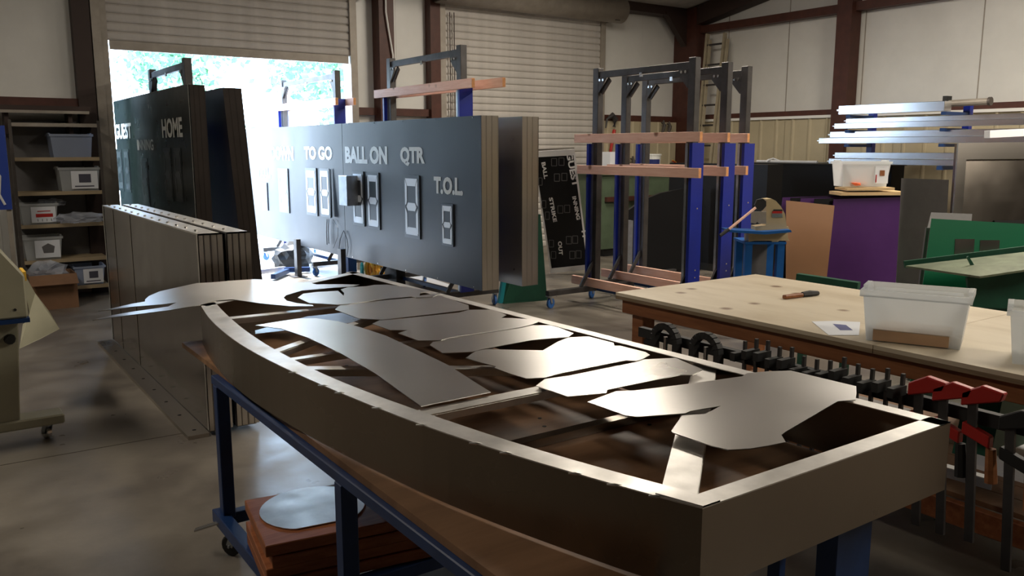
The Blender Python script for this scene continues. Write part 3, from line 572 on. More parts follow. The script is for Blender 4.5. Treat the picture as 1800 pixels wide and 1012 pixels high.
def tote(name, label, T, w, d, h, m, group=None, lid=True, lab=None, taper=.02, wall=.003, cat='storage bin'):
    o = T.translation; t = thing(name, label, cat, o, group)
    def ring(x, z, e): return [(-w/2-e+x, -d/2-e+x, z), (w/2+e-x, -d/2-e+x, z), (w/2+e-x, d/2+e-x, z), (-w/2-e+x, d/2+e-x, z)]
    mb = MB(T); r = [ring(taper, 0, 0), ring(0, h*.9, 0), ring(-.012, h*.9, 0), ring(-.012, h, 0), ring(wall, h, 0), ring(taper+wall, wall, 0)]
    vs = sum(r, []); fs = [(3, 2, 1, 0)]
    for i in range(5):
        for j in range(4): fs.append((i*4+j, i*4+(j+1) % 4, (i+1)*4+(j+1) % 4, (i+1)*4+j))
    fs.append((20, 21, 22, 23)); mb.add(vs, fs); mb.build('tub', m, t)
    if lid:
        for sx in (-1, 1): MB(T).box(sx*w/2+(-.01 if sx < 0 else -.008), sx*w/2+(.01 if sx > 0 else .008), -d*.25, d*.25, h*.98, h+.012).build('handle', m, t)
    if lab:
        u0, u1, v0, v1, kind = lab
        if kind: MB(T).box(w*u0, w*u1, -d/2-.004, -d/2-.0015, h*v0, h*v1).build('label_sheet', m_paper, t)
    return t
XA, YA, ZA = (1, 0, 0), (0, 1, 0), (0, 0, 1)
bins = [((92, 165), 277, 236, 'empty frosted bin on the upper shelf of the left shelf unit', None, m_totb), ((107, 178), 335, 294, 'frosted bin with a dark-pictured label on the second bin shelf', 'dark', m_tot),
        ((38, 104), 395, 357, 'frosted bin with a red-barred label at the left of the middle shelf', 'red', m_tot), ((44, 112), 455, 415, 'frosted bin with a white label of a grey crest, on the lower shelf', 'crest', m_tot),
        ((134, 187), 505, 466, 'bin with a blue-edged picture label on the bottom shelf', 'dark', m_totb)]
for (xa, xb), yb, yt, lab, kind, m in bins:
    a, b = Py(xa, yb, YS), Py(xb, yb, YS); zt = Py(xb, yt, YS).z; z = [q for q in zs if abs(q-a.z) < .06]; z = z[0] if z else a.z
    w = b.x-a.x; h = zt-z; T = frame(((a.x+b.x)/2, YS+.19, z+.001), XA, YA, ZA)
    t = tote('storage_bin', lab, T, w, .34, h, m, 'bins on the left shelves', lab=(-.22, .44, .1, .85, kind))
    if kind:
        c = m_ink if kind != 'red' else m_red
        yy = -.17-.0065
        if kind == 'red':
            MB(T).box(-w*.10, w*.36, yy, yy+.001, h*.36, h*.52).build('label_print', m_red, t)
            for q in range(4): MB(T).box(w*(-.06+q*.12), w*(-.045+q*.12), yy, yy+.001, h*.16, h*.28).build('label_print', m_ink, t)
            MB(T).box(-w*.05, w*.3, yy, yy+.001, h*.62, h*.66).build('label_print', m_red, t)
        elif kind == 'crest': MB(T).prism([(-w*.0, yy, h*.3), (w*.26, yy, h*.3), (w*.3, yy, h*.58), (w*.13, yy, h*.72), (-w*.04, yy, h*.58)], (0, .001, 0)).build('label_print', m_grey, t)
        else:
            MB(T).box(-w*.03, w*.27, yy, yy+.001, h*.36, h*.72).build('label_print', m_ink, t); MB(T).box(-w*.14, w*.34, yy, yy+.001, h*.18, h*.23).build('label_print', m_ink, t)
def crumple(name, label, cat, c, sx, sy, sz, m, seed, n=2):
    bm = bmesh.new(); bmesh.ops.create_icosphere(bm, subdivisions=3, radius=1); rnd = random.Random(seed)
    for v in bm.verts: k = 1+rnd.uniform(-1, 1)*(.28 if m is m_film else .12); v.co = V((v.co.x*sx*k, v.co.y*sy*k, max(v.co.z, -.6)*sz*k))
    zmin = min(v.co.z for v in bm.verts)
    for v in bm.verts: v.co.z -= zmin
    me = bpy.data.meshes.new(name); bm.to_mesh(me); bm.free(); me.materials.append(m); o = bpy.data.objects.new(name, me); COL.objects.link(o); o.location = c
    return tag(o, label, cat)
z3 = zs[3]
crumple('plastic_bag', 'clear crumpled plastic bag sticking out of the middle shelf', 'plastic bag', (1.42, YS+.02, z3+.004), .24, .12, .065, m_film, 3)
crumple('plastic_bag', 'clear plastic wrap over the red-labelled bin', 'plastic bag', (1.17, YS+.2, z3+.18), .13, .1, .05, m_film, 9)
bxm = thing('cardboard_box', 'open brown cardboard box on the floor before the left shelf unit', 'box', (1.02, 9.95, 0))
bx0, bx1, by0, by1, bz = .83, 1.27, 9.78, 10.22, .36
for a in ((bx0, bx1, by0, by0+.006), (bx0, bx1, by1-.006, by1), (bx0, bx0+.006, by0+.006, by1-.006), (bx1-.006, bx1, by0+.006, by1-.006)): MB().box(*a, 0, bz).build('side', m_card, bxm)
MB().box(bx0+.006, bx1-.006, by0+.006, by1-.006, .0, .006).build('bottom', m_card, bxm)
MB().hexa([(bx0, by0, bz), (bx1, by0, bz), (bx1, by0-.0, bz+.004), (bx0, by0, bz+.004)], [(bx0, by0-.12, bz-.09), (bx1, by0-.12, bz-.09), (bx1, by0-.12, bz-.085), (bx0, by0-.12, bz-.085)]).build('flap', m_card, bxm)
crumple('plastic_bag', 'bluish white plastic wrap heaped in the cardboard box', 'plastic bag', (1.04, 10.0, .3), .17, .15, .10, m_film, 5)
# blue poster
pb = thing('poster', 'blue poster with pale marks at the far left edge', 'poster', (.4, 9.7, .9))
a, b = Py(-30, 220, 9.75), Py(22, 368, 9.75)
MB().box(a.x, b.x, 9.75, 9.77, b.z, a.z).build('board', m_poster, pb)
MB().tube([(b.x-.14, 9.748, 1.5), (b.x-.08, 9.748, 1.38), (b.x-.1, 9.748, 1.2), (b.x-.06, 9.748, 1.1)], .012, 5).build('mark', m_white, pb)
for x in (b.x-.05, b.x-.5): MB().box(x, x+.04, 9.772, 9.8, 0, a.z).build('support_post', m_slatd, pb)
# ================================================================== vinyl cutter at far left
vc = thing('cutting_machine', 'cream cutting machine on a wheeled pedestal stand at the left edge', 'machine', (.2, 5.4, 0))
MB().prism([(-.6, 5.15, .75), (.42, 5.15, .75), (.42, 5.15, .98), (.22, 5.15, 1.27), (-.6, 5.15, 1.27)], (0, .55, 0)).build('body', m_cream, vc, .01)
MB().box(-.6, .425, 5.145, 5.7, .725, .748).build('blue_trim', m_cart, vc)
for q in (.1, .36): MB().tube([(q, 5.148, .80), (q, 5.142, .80)], .008, 6).build('screw', m_dark, vc)
MB().prism([(.16, 5.28, .12), (.34, 5.28, .12), (.38, 5.28, .725), (.16, 5.28, .725)], (0, .12, 0)).build('pedestal', m_cream, vc, .006)
MB().tube([(.33, 5.27, .62), (.33, 5.235, .62)], [.03, .024], 10).build('knob', m_dark, vc)
MB().box(.1, .56, 5.26, 5.42, .10, .155).build('foot_bar', m_cream, vc, .008)
caster(.48, 5.34, .10, vc, .036, m_chrome, 2.0); caster(.16, 5.34, .10, vc, .036, m_chrome, 1.0)
sheetpts = [Pd(35, 468, 5.35), Pd(62, 515, 5.35), Pd(85, 545, 5.2), Pd(105, 578, 5.1), Pd(70, 596, 5.1), Pd(34, 613, 5.15), Pd(40, 570, 5.3), Pd(54, 560, 5.35), Pd(55, 530, 5.38)]
md = MB().prism(sheetpts, (0, .004, 0)).build('vinyl_sheet', m_cream); tag(md, 'limp pale sheet hanging out of the cream cutting machine', 'sheet')
MB().box(.425, .44, 5.3, 5.5, .93, .98).build('roll_bracket', m_yellow, vc)
# ================================================================== work table right
ZW = .86; tx0, tx1, ty0, ty1 = 3.14, 4.32, .5, 3.46
wt = thing('work_table', 'large wooden work table with a worn plywood top at the right', 'table', (3.7, 2, 0))
for k, (a, b) in enumerate(((ty0, 1.899), (1.902, ty1))):
    MB().box(tx0-.01, tx1, a, b, ZW-.018, ZW).build('top_panel', m_ply, wt); MB().box(tx0-.01, tx1, a, b, ZW-.036, ZW-.0185).build('under_panel', m_plyedge, wt)
MB().box(tx0+.02, tx0+.058, ty0+.02, ty1-.02, ZW-.115, ZW-.037).build('apron', m_tabwood, wt, .003); MB().box(tx1-.06, tx1-.02, ty0+.02, ty1-.02, ZW-.115, ZW-.037).build('apron', m_tabwood, wt)
MB().box(tx0+.06, tx1-.06, ty1-.06, ty1-.02, ZW-.115, ZW-.037).build('apron', m_tabwood, wt); MB().box(tx0+.06, tx1-.06, ty0+.02, ty0+.06, ZW-.115, ZW-.037).build('apron', m_tabwood, wt)
for x in (tx0+.06, tx1-.15):
    for y in (ty0+.06, 1.95, ty1-.15):
        if x < 3.3 and 1 < y < 3: continue
        MB().box(x, x+.09, y, y+.09, 0, ZW-.115).build('leg', m_tabwood, wt, .004)
# lower shelf of table
MB().box(tx0+.0, tx0+.04, ty0+.1, ty1-.16, .22, .31).build('stretcher', m_firx, wt, .003); MB().box(tx1-.2, tx1-.16, ty0+.1, ty1-.16, .22, .31).build('stretcher', m_firx, wt)
for k in range(7):
    a = tx0+.045+k*.135; MB().box(a, a+.13, ty0+.1, ty1-.25, .312, .332).build('shelf_plank', m_plyb, wt)
# things on the table
rt = RT; ang = (V((3.41, 1.73, 0))-V((3.17, 1.98, 0))).normalized(); nb = V((-ang.y, ang.x, 0))
if nb.dot(FH) < 0: nb = -nb
fc = (Pz(1512, 597, ZW)+Pz(1697, 620, ZW))/2
Tt = frame(fc+nb*.13+V((0, 0, .001)), (Pz(1690, 616, ZW)-Pz(1514, 597, ZW)), nb, ZA)
wT = (Pz(1695, 618, ZW)-Pz(1512, 597, ZW)).length
exx = V((Tt[0][0], Tt[1][0], 0)); nn = V((-exx.y, exx.x, 0)); Tt = frame(fc+nn*.125+V((0, 0, .001)), exx, nn, ZA)
t1 = tote('storage_bin', 'large frosted file bin with a wooden block inside, on the plywood table', Tt, wT, .25, .215, m_tot, lid=True)
MB(Tt).box(-wT/2+.045, wT/2-.06, -.11, .10, .004, .052).build('wood_block', m_fir, None); bpy.data.objects[-1] if False else None
blk = [o for o in bpy.data.objects if o.name.startswith('wood_block')][0]; blk.data.materials[0] = mat('pale_pine', (.72, .48, .30), .6, cvar=.1); tag(blk, 'pale pine block lying inside the frosted file bin on the table', 'wood block')
MB(Tt).box(-wT/2-.012, wT/2+.012, -.137, -.128, .188, .194).build('rim_rib', m_tot, t1); MB(Tt).box(-wT/2+.02, wT/2-.03, .08, .085, .185, .2).build('inner_ledge', m_tot, t1)
MB(Tt).box(-.05, .05, -.124, -.123, .125, .155).build('moulded_panel', m_grey, t1) if False else None
f2 = Pz(1765, 640, ZW); T2 = frame(f2+exx*.17+nn*.125+V((0, 0, .001)), exx, nn, ZA)
tote('storage_bin', 'frosted bin at the right edge of the plywood table, cut by the frame', T2, .33, .25, .205, m_tot)
q = [Pz(1427, 565, ZW+.001), Pz(1470, 564, ZW+.001), Pz(1512, 566, ZW+.001), Pz(1510, 589, ZW+.001), Pz(1457, 589, ZW+.001)]
pp = thing('paper_sheet', 'printed sheet of paper beside the large frosted bin', 'paper', q[0])
MB().prism(q, (0, 0, .001)).build('sheet', m_paper, pp); MB().prism([Pz(*p, ZW+.0025) for p in ((1464, 569), (1487, 571), (1499, 580), (1477, 580))], (0, 0, .0004)).build('print', mat('navy_ink', (.08, .09, .25), .6), pp)
br = thing('brush', 'wooden-handled bench brush with dark bristles on the plywood table', 'brush', Pz(1405, 520, ZW))
a, b, c = Pz(1378, 522, ZW+.012), Pz(1410, 518, ZW+.012), Pz(1438, 515, ZW+.012)
MB().bar(a, b, .028, .02).build('handle', m_tabwood, br, .004); MB().tube([b, (b+c)/2, c], [.016, .02, .012], 7).build('bristles', m_dark, br)
# ------------------------------------------------------------------ clamp rail and clamps beside the table
cX = 2.75
rl = thing('clamp_rail', 'black steel rail with clamps between the sign frame and the work table', 'rail', (cX, 2.2, 0))
zr = .79
MB().box(cX-.015, cX+.015, .7, 2.86, zr-.02, zr+.025).build('rail', m_dark, rl)
for y in (.75, 2.8): MB().box(cX-.015, cX+.015, y-.02, y+.02, 0, zr-.025).build('post', m_dark, rl); MB().box(cX-.2, cX+.2, y-.025, y+.025, 0, .03).build('foot', m_dark, rl)
def cclamp(y, k):
    c = thing('spring_clamp', ['large black arched clamp nearest the table corner on the clamp rail', 'second large black arched clamp on the clamp rail, with a silver screw'][k], 'clamp', (cX-.03, y, zr), 'black arched clamps')
    pts = [(cX-.045, y+.07*math.cos(t), zr+.0+.07*math.sin(t)) for t in [math.pi*i/10 for i in range(11)]]
    pts = [(cX-.045, y+.07, zr-.1)]+pts+[(cX-.045, y-.07, zr-.1)]
    mb = MB()
    for p, q in zip(pts, pts[1:]): mb.bar(p, q, .03, .032, (1, 0, 0))
    mb.build('frame', m_dark, c); MB().tube([(cX-.045, y, zr-.1), (cX-.045, y, zr+.02)], .01, 8).build('screw', m_chrome, c); return c
cclamp(2.65, 0); cclamp(2.41, 1)
cl0 = None
for k in range(13):
    y = 2.22-k*.057
    c = thing('bar_clamp', 'black bar clamp in the row hung on the clamp rail', 'clamp', (cX, y, zr), 'black bar clamps on the rail')
    if cl0 is None:
        MB().box(cX-.03, cX-.017, y-.006, y+.006, zr-.32, zr+.10).build('bar', m_steel, c); MB().box(cX-.10, cX-.016, y-.012, y+.012, zr+.026, zr+.06).build('jaw', m_dark, c)
        MB().tube([(cX-.10, y, zr-.2), (cX-.10, y, zr-.06)], .012, 8).build('handle', m_dark, c); MB().box(cX-.11, cX-.03, y-.011, y+.011, zr-.07, zr-.04).build('slide', m_dark, c); cl0 = c
    else:
        for ch in cl0.children: h = ch.copy(); COL.objects.link(h); h.parent = c
    c.location.z = zr+random.uniform(-.03, .02)
for k, (y, dz) in enumerate(((1.47, .0), (1.385, .0), (1.29, .01), (1.17, -.04))):
    c = thing('bar_clamp', ['red-jawed bar clamp nearest the corner of the sign frame', 'second red-jawed bar clamp from the sign frame corner', 'third red-jawed bar clamp, its red jaw raised highest', 'dark bar clamp with a brown wooden handle at the right edge'][k], 'clamp', (cX, y, zr), 'red jawed bar clamps')
    z = zr+dz; mj = m_red if k < 3 else m_dark
    MB().bar((cX-.04, y, z+.08), (cX-.04, y-.03, z-.42), .012, .028, (0, 1, 0)).build('bar', m_steel, c)
    MB().prism([(cX-.055, y+.03, z+.03), (cX-.055, y-.09, z+.07), (cX-.055, y-.1, z+.10), (cX-.055, y-.03, z+.11), (cX-.055, y+.03, z+.075)], (.03, 0, 0)).build('jaw', mj, c, .004)
    MB().prism([(cX-.055, y+.02, z-.06), (cX-.055, y-.07, z-.09), (cX-.055, y-.07, z-.05), (cX-.055, y+.02, z-.02)], (.03, 0, 0)).build('slide', mj, c, .004)
    MB().tube([(cX-.04, y-.07, z-.09), (cX-.04, y-.08, z-.2)], [.016, .02], 8).build('handle', m_tabwood if k > 1 else m_dark, c)
a, b = Px(1676, 822, 2.55), Px(1752, 846, 2.55); a = Pz(1676, 822, .56); b = Pz(1748, 842, .56)
an = thing('aluminium_angle', 'short aluminium angle, top whitened for its bright reflection, jutting out past the sign frame corner', 'metal angle', a)
MB().bar(a-(b-a)*1.2, b, .035, .003).build('top_leg', m_white, an); sdv = (b-a).cross(V((0, 0, 1))).normalized()*.0175; MB().bar(a-(b-a)*1.2+sdv-V((0, 0, .018)), b+sdv-V((0, 0, .018)), .003, .033).build('side_leg', m_rim, an)  # white top leg: the bright reflection on the aluminium is in its colour
# stacked panels under the table
for k, (x0, x1, y0, y1, z, m, lab) in enumerate(((3.5, 4.1, 1.0, 1.7, .333, m_paper, 'white sheet lying on the lower shelf of the work table'), (3.45, 4.0, 2.2, 2.9, .333, m_tot, 'frosted panel on the lower shelf beneath the table middle'))):
    tag(box('flat_sheet', m, x0, x1, y0, y1, z, z+.02), lab, 'sheet')
gt = MB().prism([(3.6, 1.62, .334), (3.6, 1.78, .334), (3.95, 1.9, .62), (3.95, 1.74, .62)], (.3, 0, 0)).build('green_block', m_dgreen); tag(gt, 'dark green wedge-shaped part under the work table', 'metal part')
# ================================================================== right-hand background
def slab(name, m, label, cat, pts, th, group=None, extra=None):
    P = [V(p) for p in pts]; t = thing(name, label, cat, P[0].copy(), group); n = (P[1]-P[0]).cross(P[-1]-P[0]).normalized()
    if n.dot(FH) < 0: n = -n
    MB().prism(P, n*th).build('panel', m, t); return t, n, P
def leaner(name, m, label, cat, x0, y0, x1, y1, D, lean, th, xb0=None, D1=None):
    a, b = Pd(x0, y0, D), Pd(x1, y1, D1 or D); ab = b-a; d0 = -FH*lean
    ca, cb = a+d0, b+d0; ca.z = cb.z = .004
    if xb0 is not None: ca += RT*xb0[0]; cb += RT*xb0[1]
    return slab(name, m, label, cat, [a, b, cb, ca], th)
leaner('hardboard_panel', m_brown, 'brown hardboard panel leaning on the purple sheets, right of the press', 'panel', 1382, 352, 1467, 361, 7.6, .18, .006, ((0.0), (-.12)))
for k in range(5):
    d = 7.78+k*.05; t, n, P = leaner('plastic_sheet', m_purple if k % 2 == 0 else m_black, ['front purple sheet of the leaning stack beside the brown panel', 'black sheet just behind the front purple one', 'middle purple sheet of the leaning stack', 'second black sheet within the leaning stack', 'rearmost purple sheet, showing furthest left above the brown panel'][k], 'sheet', [1466, 1432, 1408, 1390, 1376][k], 350-k*.8, 1584, 346-k*1.5, d, .12, .01, (-.12, -.04))
    for o in (t,): o['group'] = 'purple and black sheets leaning in a stack'
leaner('grey_panel', m_grey, 'grey metal sheet leaning between the purple stack and the aluminium frame', 'panel', 1585, 313, 1668, 316, 6.5, .2, .005, (-.06, -.06))
t, n, P = leaner('bordered_metal_sheet', m_alud, 'large aluminium panel with raised border leaning at the right edge', 'panel', 1682, 252, 1860, 250, 6.15, .28, .03, (-.12, -.12))
ab = (P[1]-P[0]).normalized(); dn = (P[3]-P[0]).normalized(); f = -n
for (u0, u1, v0, v1) in ((0, 1, 0, .07), (0, .09, .07, 1)):
    L, Hh = (P[1]-P[0]).length, (P[3]-P[0]).length; c = P[0]+f*.001
    MB().prism([c+ab*L*u0+dn*Hh*v0, c+ab*L*u1+dn*Hh*v0, c+ab*L*u1+dn*Hh*v1, c+ab*L*u0+dn*Hh*v1], f*.02).build('border_flange', m_alu, t)
MB().prism([P[0]+ab*.30+dn*.56+f*.002, P[0]+ab*.52+dn*.56+f*.002, P[0]+ab*.48+dn*.63+f*.002, P[0]+ab*.34+dn*.63+f*.002], f*.01).build('hand_slot', m_dark, t)
tag(box('dummy', m_alu, 0, .01, 0, .01, -.5, -.49), 'x', 'x'); bpy.data.objects.remove(bpy.data.objects['dummy'])
t, n, P = leaner('green_sheet', m_pgreen, 'bright green sheet with two taped foil patches, leaning at the right', 'panel', 1638, 384, 1830, 395, 5.75, .2, .006, (-.16, -.16))
ab = (P[1]-P[0]).normalized(); dn = (P[3]-P[0]).normalized(); f = -n
for (x0, x1, y0, y1) in ((1679, 1713, 420, 452), (1723, 1757, 422, 452)):
    c = [Pp(x0, y0, P[0]+f*.001, n), Pp(x1, y0, P[0]+f*.001, n), Pp(x1-2, y1, P[0]+f*.001, n), Pp(x0-2, y1, P[0]+f*.001, n)]; MB().prism(c, f*.002).build('foil_patch', m_alu, t)
gp = [Pd(1637, 373, 5.9), Pd(1709, 376, 5.9), Pd(1706, 405, 5.85), Pd(1630, 400, 5.85)]
t, n, P = slab('scrap_sheet', m_grey, 'pale grey offcut showing above the green sheet', 'sheet', gp, .004)
MB().bar(P[3], P[3]+V((0, 0, -P[3].z+.01))+RT*-.05, .02, .02).build('support_post', m_grey, t)
# green steel brake / channel machine
gm = thing('sheet_metal_machine', 'dark green steel machine bed behind the work table at the right', 'machine', Pd(1700, 500, 5.3))
gm.location.z = 0
def gpoly(pts, D, th, name='plate', m=m_dgreen):
    P = [Pd(x, y, D) for x, y in pts]; MB().prism(P, FH*th).build(name, m, gm)
gpoly([(1590, 459), (1800, 433), (1850, 427), (1850, 470), (1700, 474), (1592, 471)], 5.45, .02, 'back_beam')
P = [Pd(1592, 470, 5.4), Pd(1850, 440, 5.4), Pd(1850, 470, 4.95), Pd(1722, 489, 4.95)]; MB().prism(P, (0, 0, .012)).build('bed_plate', mat('grey_green_wear', (.20, .24, .15), .5, cvar=.4, nscale=8), gm)
gpoly([(1700, 452), (1703, 450), (1726, 487), (1718, 489)], 5.2, .012, 'rib')
gpoly([(1700, 488), (1850, 470), (1850, 545), (1705, 540)], 5.1, .02, 'front_beam')
gpoly([(1640, 524), (1850, 548), (1850, 700), (1640, 690)], 5.2, .05, 'lower_beam')
for x in (1640, 1790):
    a = Pd(x, 520, 5.3); b = a.copy(); b.z = 0; MB().bar(a, b, .12, .1, (0, 1, 0)).build('leg', m_dgreen, gm)
gr = Pd(1402, 486, 6.3); g2 = Pd(1510, 502, 6.0)
grl = thing('steel_channel', 'dark green steel channel lying just beyond the far edge of the work table', 'channel', gr); MB().bar(gr, g2, .06, .05).build('channel', m_dgreen, grl)
for p in (gr.lerp(g2, .15), gr.lerp(g2, .85)):
    MB().bar(p-V((0, 0, .03)), V((p.x, p.y, 0)), .05, .05, (0, 1, 0)).build('trestle_leg', m_dgreen, grl)
# long black panels against right wall
bp = thing('black_cabinet', 'long black cabinet running along the right wall under the tan liner', 'cabinet', (10.7, 7.5, 0))
MB().box(10.6, 10.9, 6.35, 8.85, .1, 1.42).build('body', m_black, bp); MB().box(10.58, 10.92, 6.33, 8.87, 1.421, 1.435).build('top', m_dark, bp); MB().box(10.65, 10.85, 6.4, 8.8, 0, .1).build('plinth', m_dark, bp)
bk = thing('black_cabinet', 'black upright panel box behind the portal stands', 'cabinet', (8.6, 7.6, 0))
MB().box(8.75, 9.05, 6.9, 8.6, .1, 1.45).build('body', m_black, bk); MB().box(8.75, 9.05, 6.9, 8.6, .0, .1).build('plinth', m_dark, bk)
# arched black panel and pale box behind the portal stands
c = Pd(1160, 400, 11.2); ab = V((math.cos(R(-20)), math.sin(R(-20)), 0)); r = .62
pts = [c+ab*(-.5)+V((0, 0, -c.z+.02)), c+ab*.62+V((0, 0, -c.z+.02))]
for i in range(9):
    t = math.pi/2*i/8; pts.append(V((c.x, c.y, 0))+ab*(.62-1.12*math.sin(t)*1.0)+V((0, 0, .78+.34*math.cos(t))))
pts = [V((c.x, c.y, 0))+ab*-.5+V((0, 0, .02)), V((c.x, c.y, 0))+ab*.62+V((0, 0, .02)), V((c.x, c.y, 0))+ab*.62+V((0, 0, 1.12)), V((c.x, c.y, 0))+ab*.3+V((0, 0, 1.12)), V((c.x, c.y, 0))+ab*.0+V((0, 0, 1.07)), V((c.x, c.y, 0))+ab*-.25+V((0, 0, .98)), V((c.x, c.y, 0))+ab*-.5+V((0, 0, .82))]
arp = thing('arched_panel', 'black arch-topped panel standing behind the portal stands', 'panel', (c.x, c.y, 0)); MB().prism(pts, (0.02, .06, 0)).build('panel', m_black, arp)
pbx = thing('metal_box', 'pale blue-grey metal box before the black arched panel', 'box', Pd(1110, 440, 10.4)); pbx.location.z = 0
a = Pd(1097, 388, 10.4); T = frame((a.x, a.y, 0), ab, V((-ab.y, ab.x, 0)), ZA)
MB(T).box(0, .12, 0, .1, 0, a.z).build('body', m_galv, pbx); MB(T).box(.25, .30, 0, .1, 0, a.z-.08).build('upright', m_galv, pbx); MB(T).box(0, .3, .02, .08, .02, .06).build('base', m_galv, pbx)
# olive machine at the back wall
om = thing('bench_machine', 'olive green bench machine against the back wall behind the portal stands', 'machine', (9.3, 9.9, 0))
MB().box(8.5, 10.1, 9.75, 10.35, .12, 1.25).build('body', m_olive, om); MB().box(8.45, 10.15, 9.7, 10.4, 1.251, 1.29).build('table', m_olive, om); MB().box(8.55, 10.05, 9.68, 9.745, .85, .92).build('ledge', m_primer, om)
MB().box(8.6, 8.8, 9.8, 10.3, 0, .12).build('foot', m_dark, om); MB().box(9.8, 10.0, 9.8, 10.3, 0, .12).build('foot', m_dark, om)
pbx2 = MB().box(8.62, 8.95, 9.72, 9.9, 1.30, 1.60).build('white_box', m_paper); tag(pbx2, 'pale carton standing on the olive bench machine', 'box')
bu = thing('bucket', 'white plastic bucket with a dark blue label behind the middle portal stand', 'bucket', (9.75, 9.95, 1.29))
MB().tube([(9.75, 9.95, 1.291), (9.75, 9.95, 1.56)], [.105, .125], 20).build('pail', m_white, bu, smooth=False); MB().tube([(9.75, 9.95, 1.54), (9.75, 9.95, 1.565)], .134, 20).build('rim', m_white, bu)
Tb = frame((9.75, 9.95, 1.33), RT, ZA, -FH)
mb = MB(Tb)
for i in range(6):
    t0, t1 = R(-42+14*i), R(-28+14*i)
    mb.add([(.122*math.sin(t0), .0, .122*math.cos(t0)), (.122*math.sin(t1), 0, .122*math.cos(t1)), (.130*math.sin(t1), .15, .130*math.cos(t1)), (.130*math.sin(t0), .15, .130*math.cos(t0))], [(0, 1, 2, 3)])
mb.build('label', mat('navy_label', (.02, .03, .16), .5), bu)
# red-handled cutters, cords on the liner
ct = thing('bolt_cutter', 'red-handled tool with a dark head hanging on the tan wall beside door two', 'tool', (9.55, 10.5, 1.8))
h0 = Py(1080, 232, 10.6); MB().tube([Py(1080, 228, 10.6), Py(1074, 262, 10.6), Py(1070, 300, 10.6)], [.03, .025, .015], 8).build('handle', m_red, ct)
c = Py(1078, 212, 10.6); MB().tube([c+V((-.16, 0, -.12)), c+V((-.14, 0, .02)), c+V((-.02, 0, .09)), c+V((.05, 0, .02)), c+V((.02, 0, -.1))], [.012, .02, .045, .05, .03], 8).build('head', m_steel, ct)
rc = thing('red_hose', 'red-orange hose looped on the back wall between the portal stands', 'hose', (10.2, 10.6, 1.1))
for k in range(3):
    p = [Py(1178+k*3, 345, 10.62), Py(1180+k*3, 320, 10.62), Py(1187+k*2, 300, 10.62), Py(1186+k, 285, 10.62), Py(1182, 282, 10.62)]; MB().tube(p, .014, 6).build('hose_loop', m_red if k < 2 else m_yellow, rc)
MB().box(rc.location.x-.6, rc.location.x-.55, 10.55, 10.66, 1.5, 1.53).build('hook', m_shelf, rc)
for k, (px, py) in enumerate(((1166, 222), (1176, 224), (1112, 285), (1240, 265))):
    c = Py(px, py, 10.6); t = thing('wall_tool', ['small dark tool hanging left of the corner column', 'second small dark tool by the corner column', 'brown glove bundle behind the left posts', 'dark hooks on the tan liner near the ladder'][k], 'tool', c)
    MB().tube([c+V((0, 0, .1)), c+V((.02, 0, 0)), c+V((-.02, 0, -.1))], [.015, .035, .02], 7).build('body', m_shelf, t); MB().tube([c+V((-.05, 0, .06)), c+V((.06, 0, .02))], .012, 6).build('arm', m_shelf, t)
# ladder on right wall near corner
ld = thing('ladder', 'weathered wooden extension ladder leaning on the right wall near the corner', 'ladder', (10.9, 9.9, 0))
m_lad = mat('aged_ladder', (.42, .36, .25), .6, cvar=.2)
lt = [(Px(1244, 60, 11.05), Px(1228, 250, 10.75)), (Px(1275, 58, 11.05), Px(1254, 250, 10.75))]
for k, (a, b) in enumerate(lt):
    d = (b-a); d = d/ d.z * (-(a.z)); b2 = a+(b-a)*(a.z/(a.z-b.z)); MB().bar(a, b2, .035, .07, (1, 0, 0)).build('side_rail', m_lad, ld)
    MB().bar(a+V((.0, -.06, -.1)), b2+V((.0, -.06, 0)), .02, .06, (1, 0, 0)).build('side_rail', m_lad, ld)
for i in range(10):
    z = 3.35-i*.33; s = lambda k: lt[k][0]+(lt[k][1]-lt[k][0])*((lt[k][0].z-z)/(lt[k][0].z-lt[k][1].z)); MB().tube([s(0), s(1)], .017, 6).build('rung', m_steel, ld)
# press
pr = thing('ironworker_press', 'tan hand punch press with a long lever on a blue stand behind the table', 'machine', Pd(1345, 480, 7.2)); pr.location.z = 0
D = 7.2
def pp2(pts, D0, th, name, m, bev=0): return MB().prism([Pd(x, y, D0) for x, y in pts], FH*th).build(name, m, pr, bev)
pp2([(1347, 350), (1356, 349), (1364, 353), (1373, 363), (1380, 376), (1383, 398), (1386, 398), (1388, 406), (1385, 406), (1385, 418), (1388, 423), (1370, 423), (1366, 426), (1358, 426), (1356, 423), (1327, 423), (1316, 425), (1316, 410), (1328, 408), (1328, 398), (1346, 396), (1347, 380)], D, .14, 'frame', m_cream2)
pp2([(1322, 372), (1347, 372), (1347, 393), (1336, 393), (1332, 389), (1328, 393), (1321, 392)], D-.03, .03, 'shear_plate', m_slatd)
pp2([(1331, 351), (1341, 349), (1347, 354), (1347, 362), (1340, 370), (1332, 368), (1327, 360)], D-.035, .03, 'pivot_block', m_dark)
MB().tube([Pd(1328, 365, D-.05), Pd(1281, 403, D-.12)], .012, 8).build('lever', m_fir, pr); MB().tube([Pd(1281, 403, D-.12), Pd(1266, 414, D-.14)], .016, 8).build('lever_grip', m_dark, pr)
pp2([(1280, 404), (1344, 407), (1390, 404), (1392, 408), (1344, 412), (1282, 408)], D-.1, .24, 'shelf_plate', m_pressblue)
pp2([(1360, 368), (1375, 368), (1376, 371), (1359, 371)], D-.004, .003, 'label_plate', m_dark); pp2([(1358, 371), (1375, 371), (1375, 375), (1357, 375)], D-.004, .003, 'label_plate', m_red); pp2([(1357, 375), (1375, 375), (1376, 382), (1357, 382)], D-.004, .003, 'label_plate', m_galv)
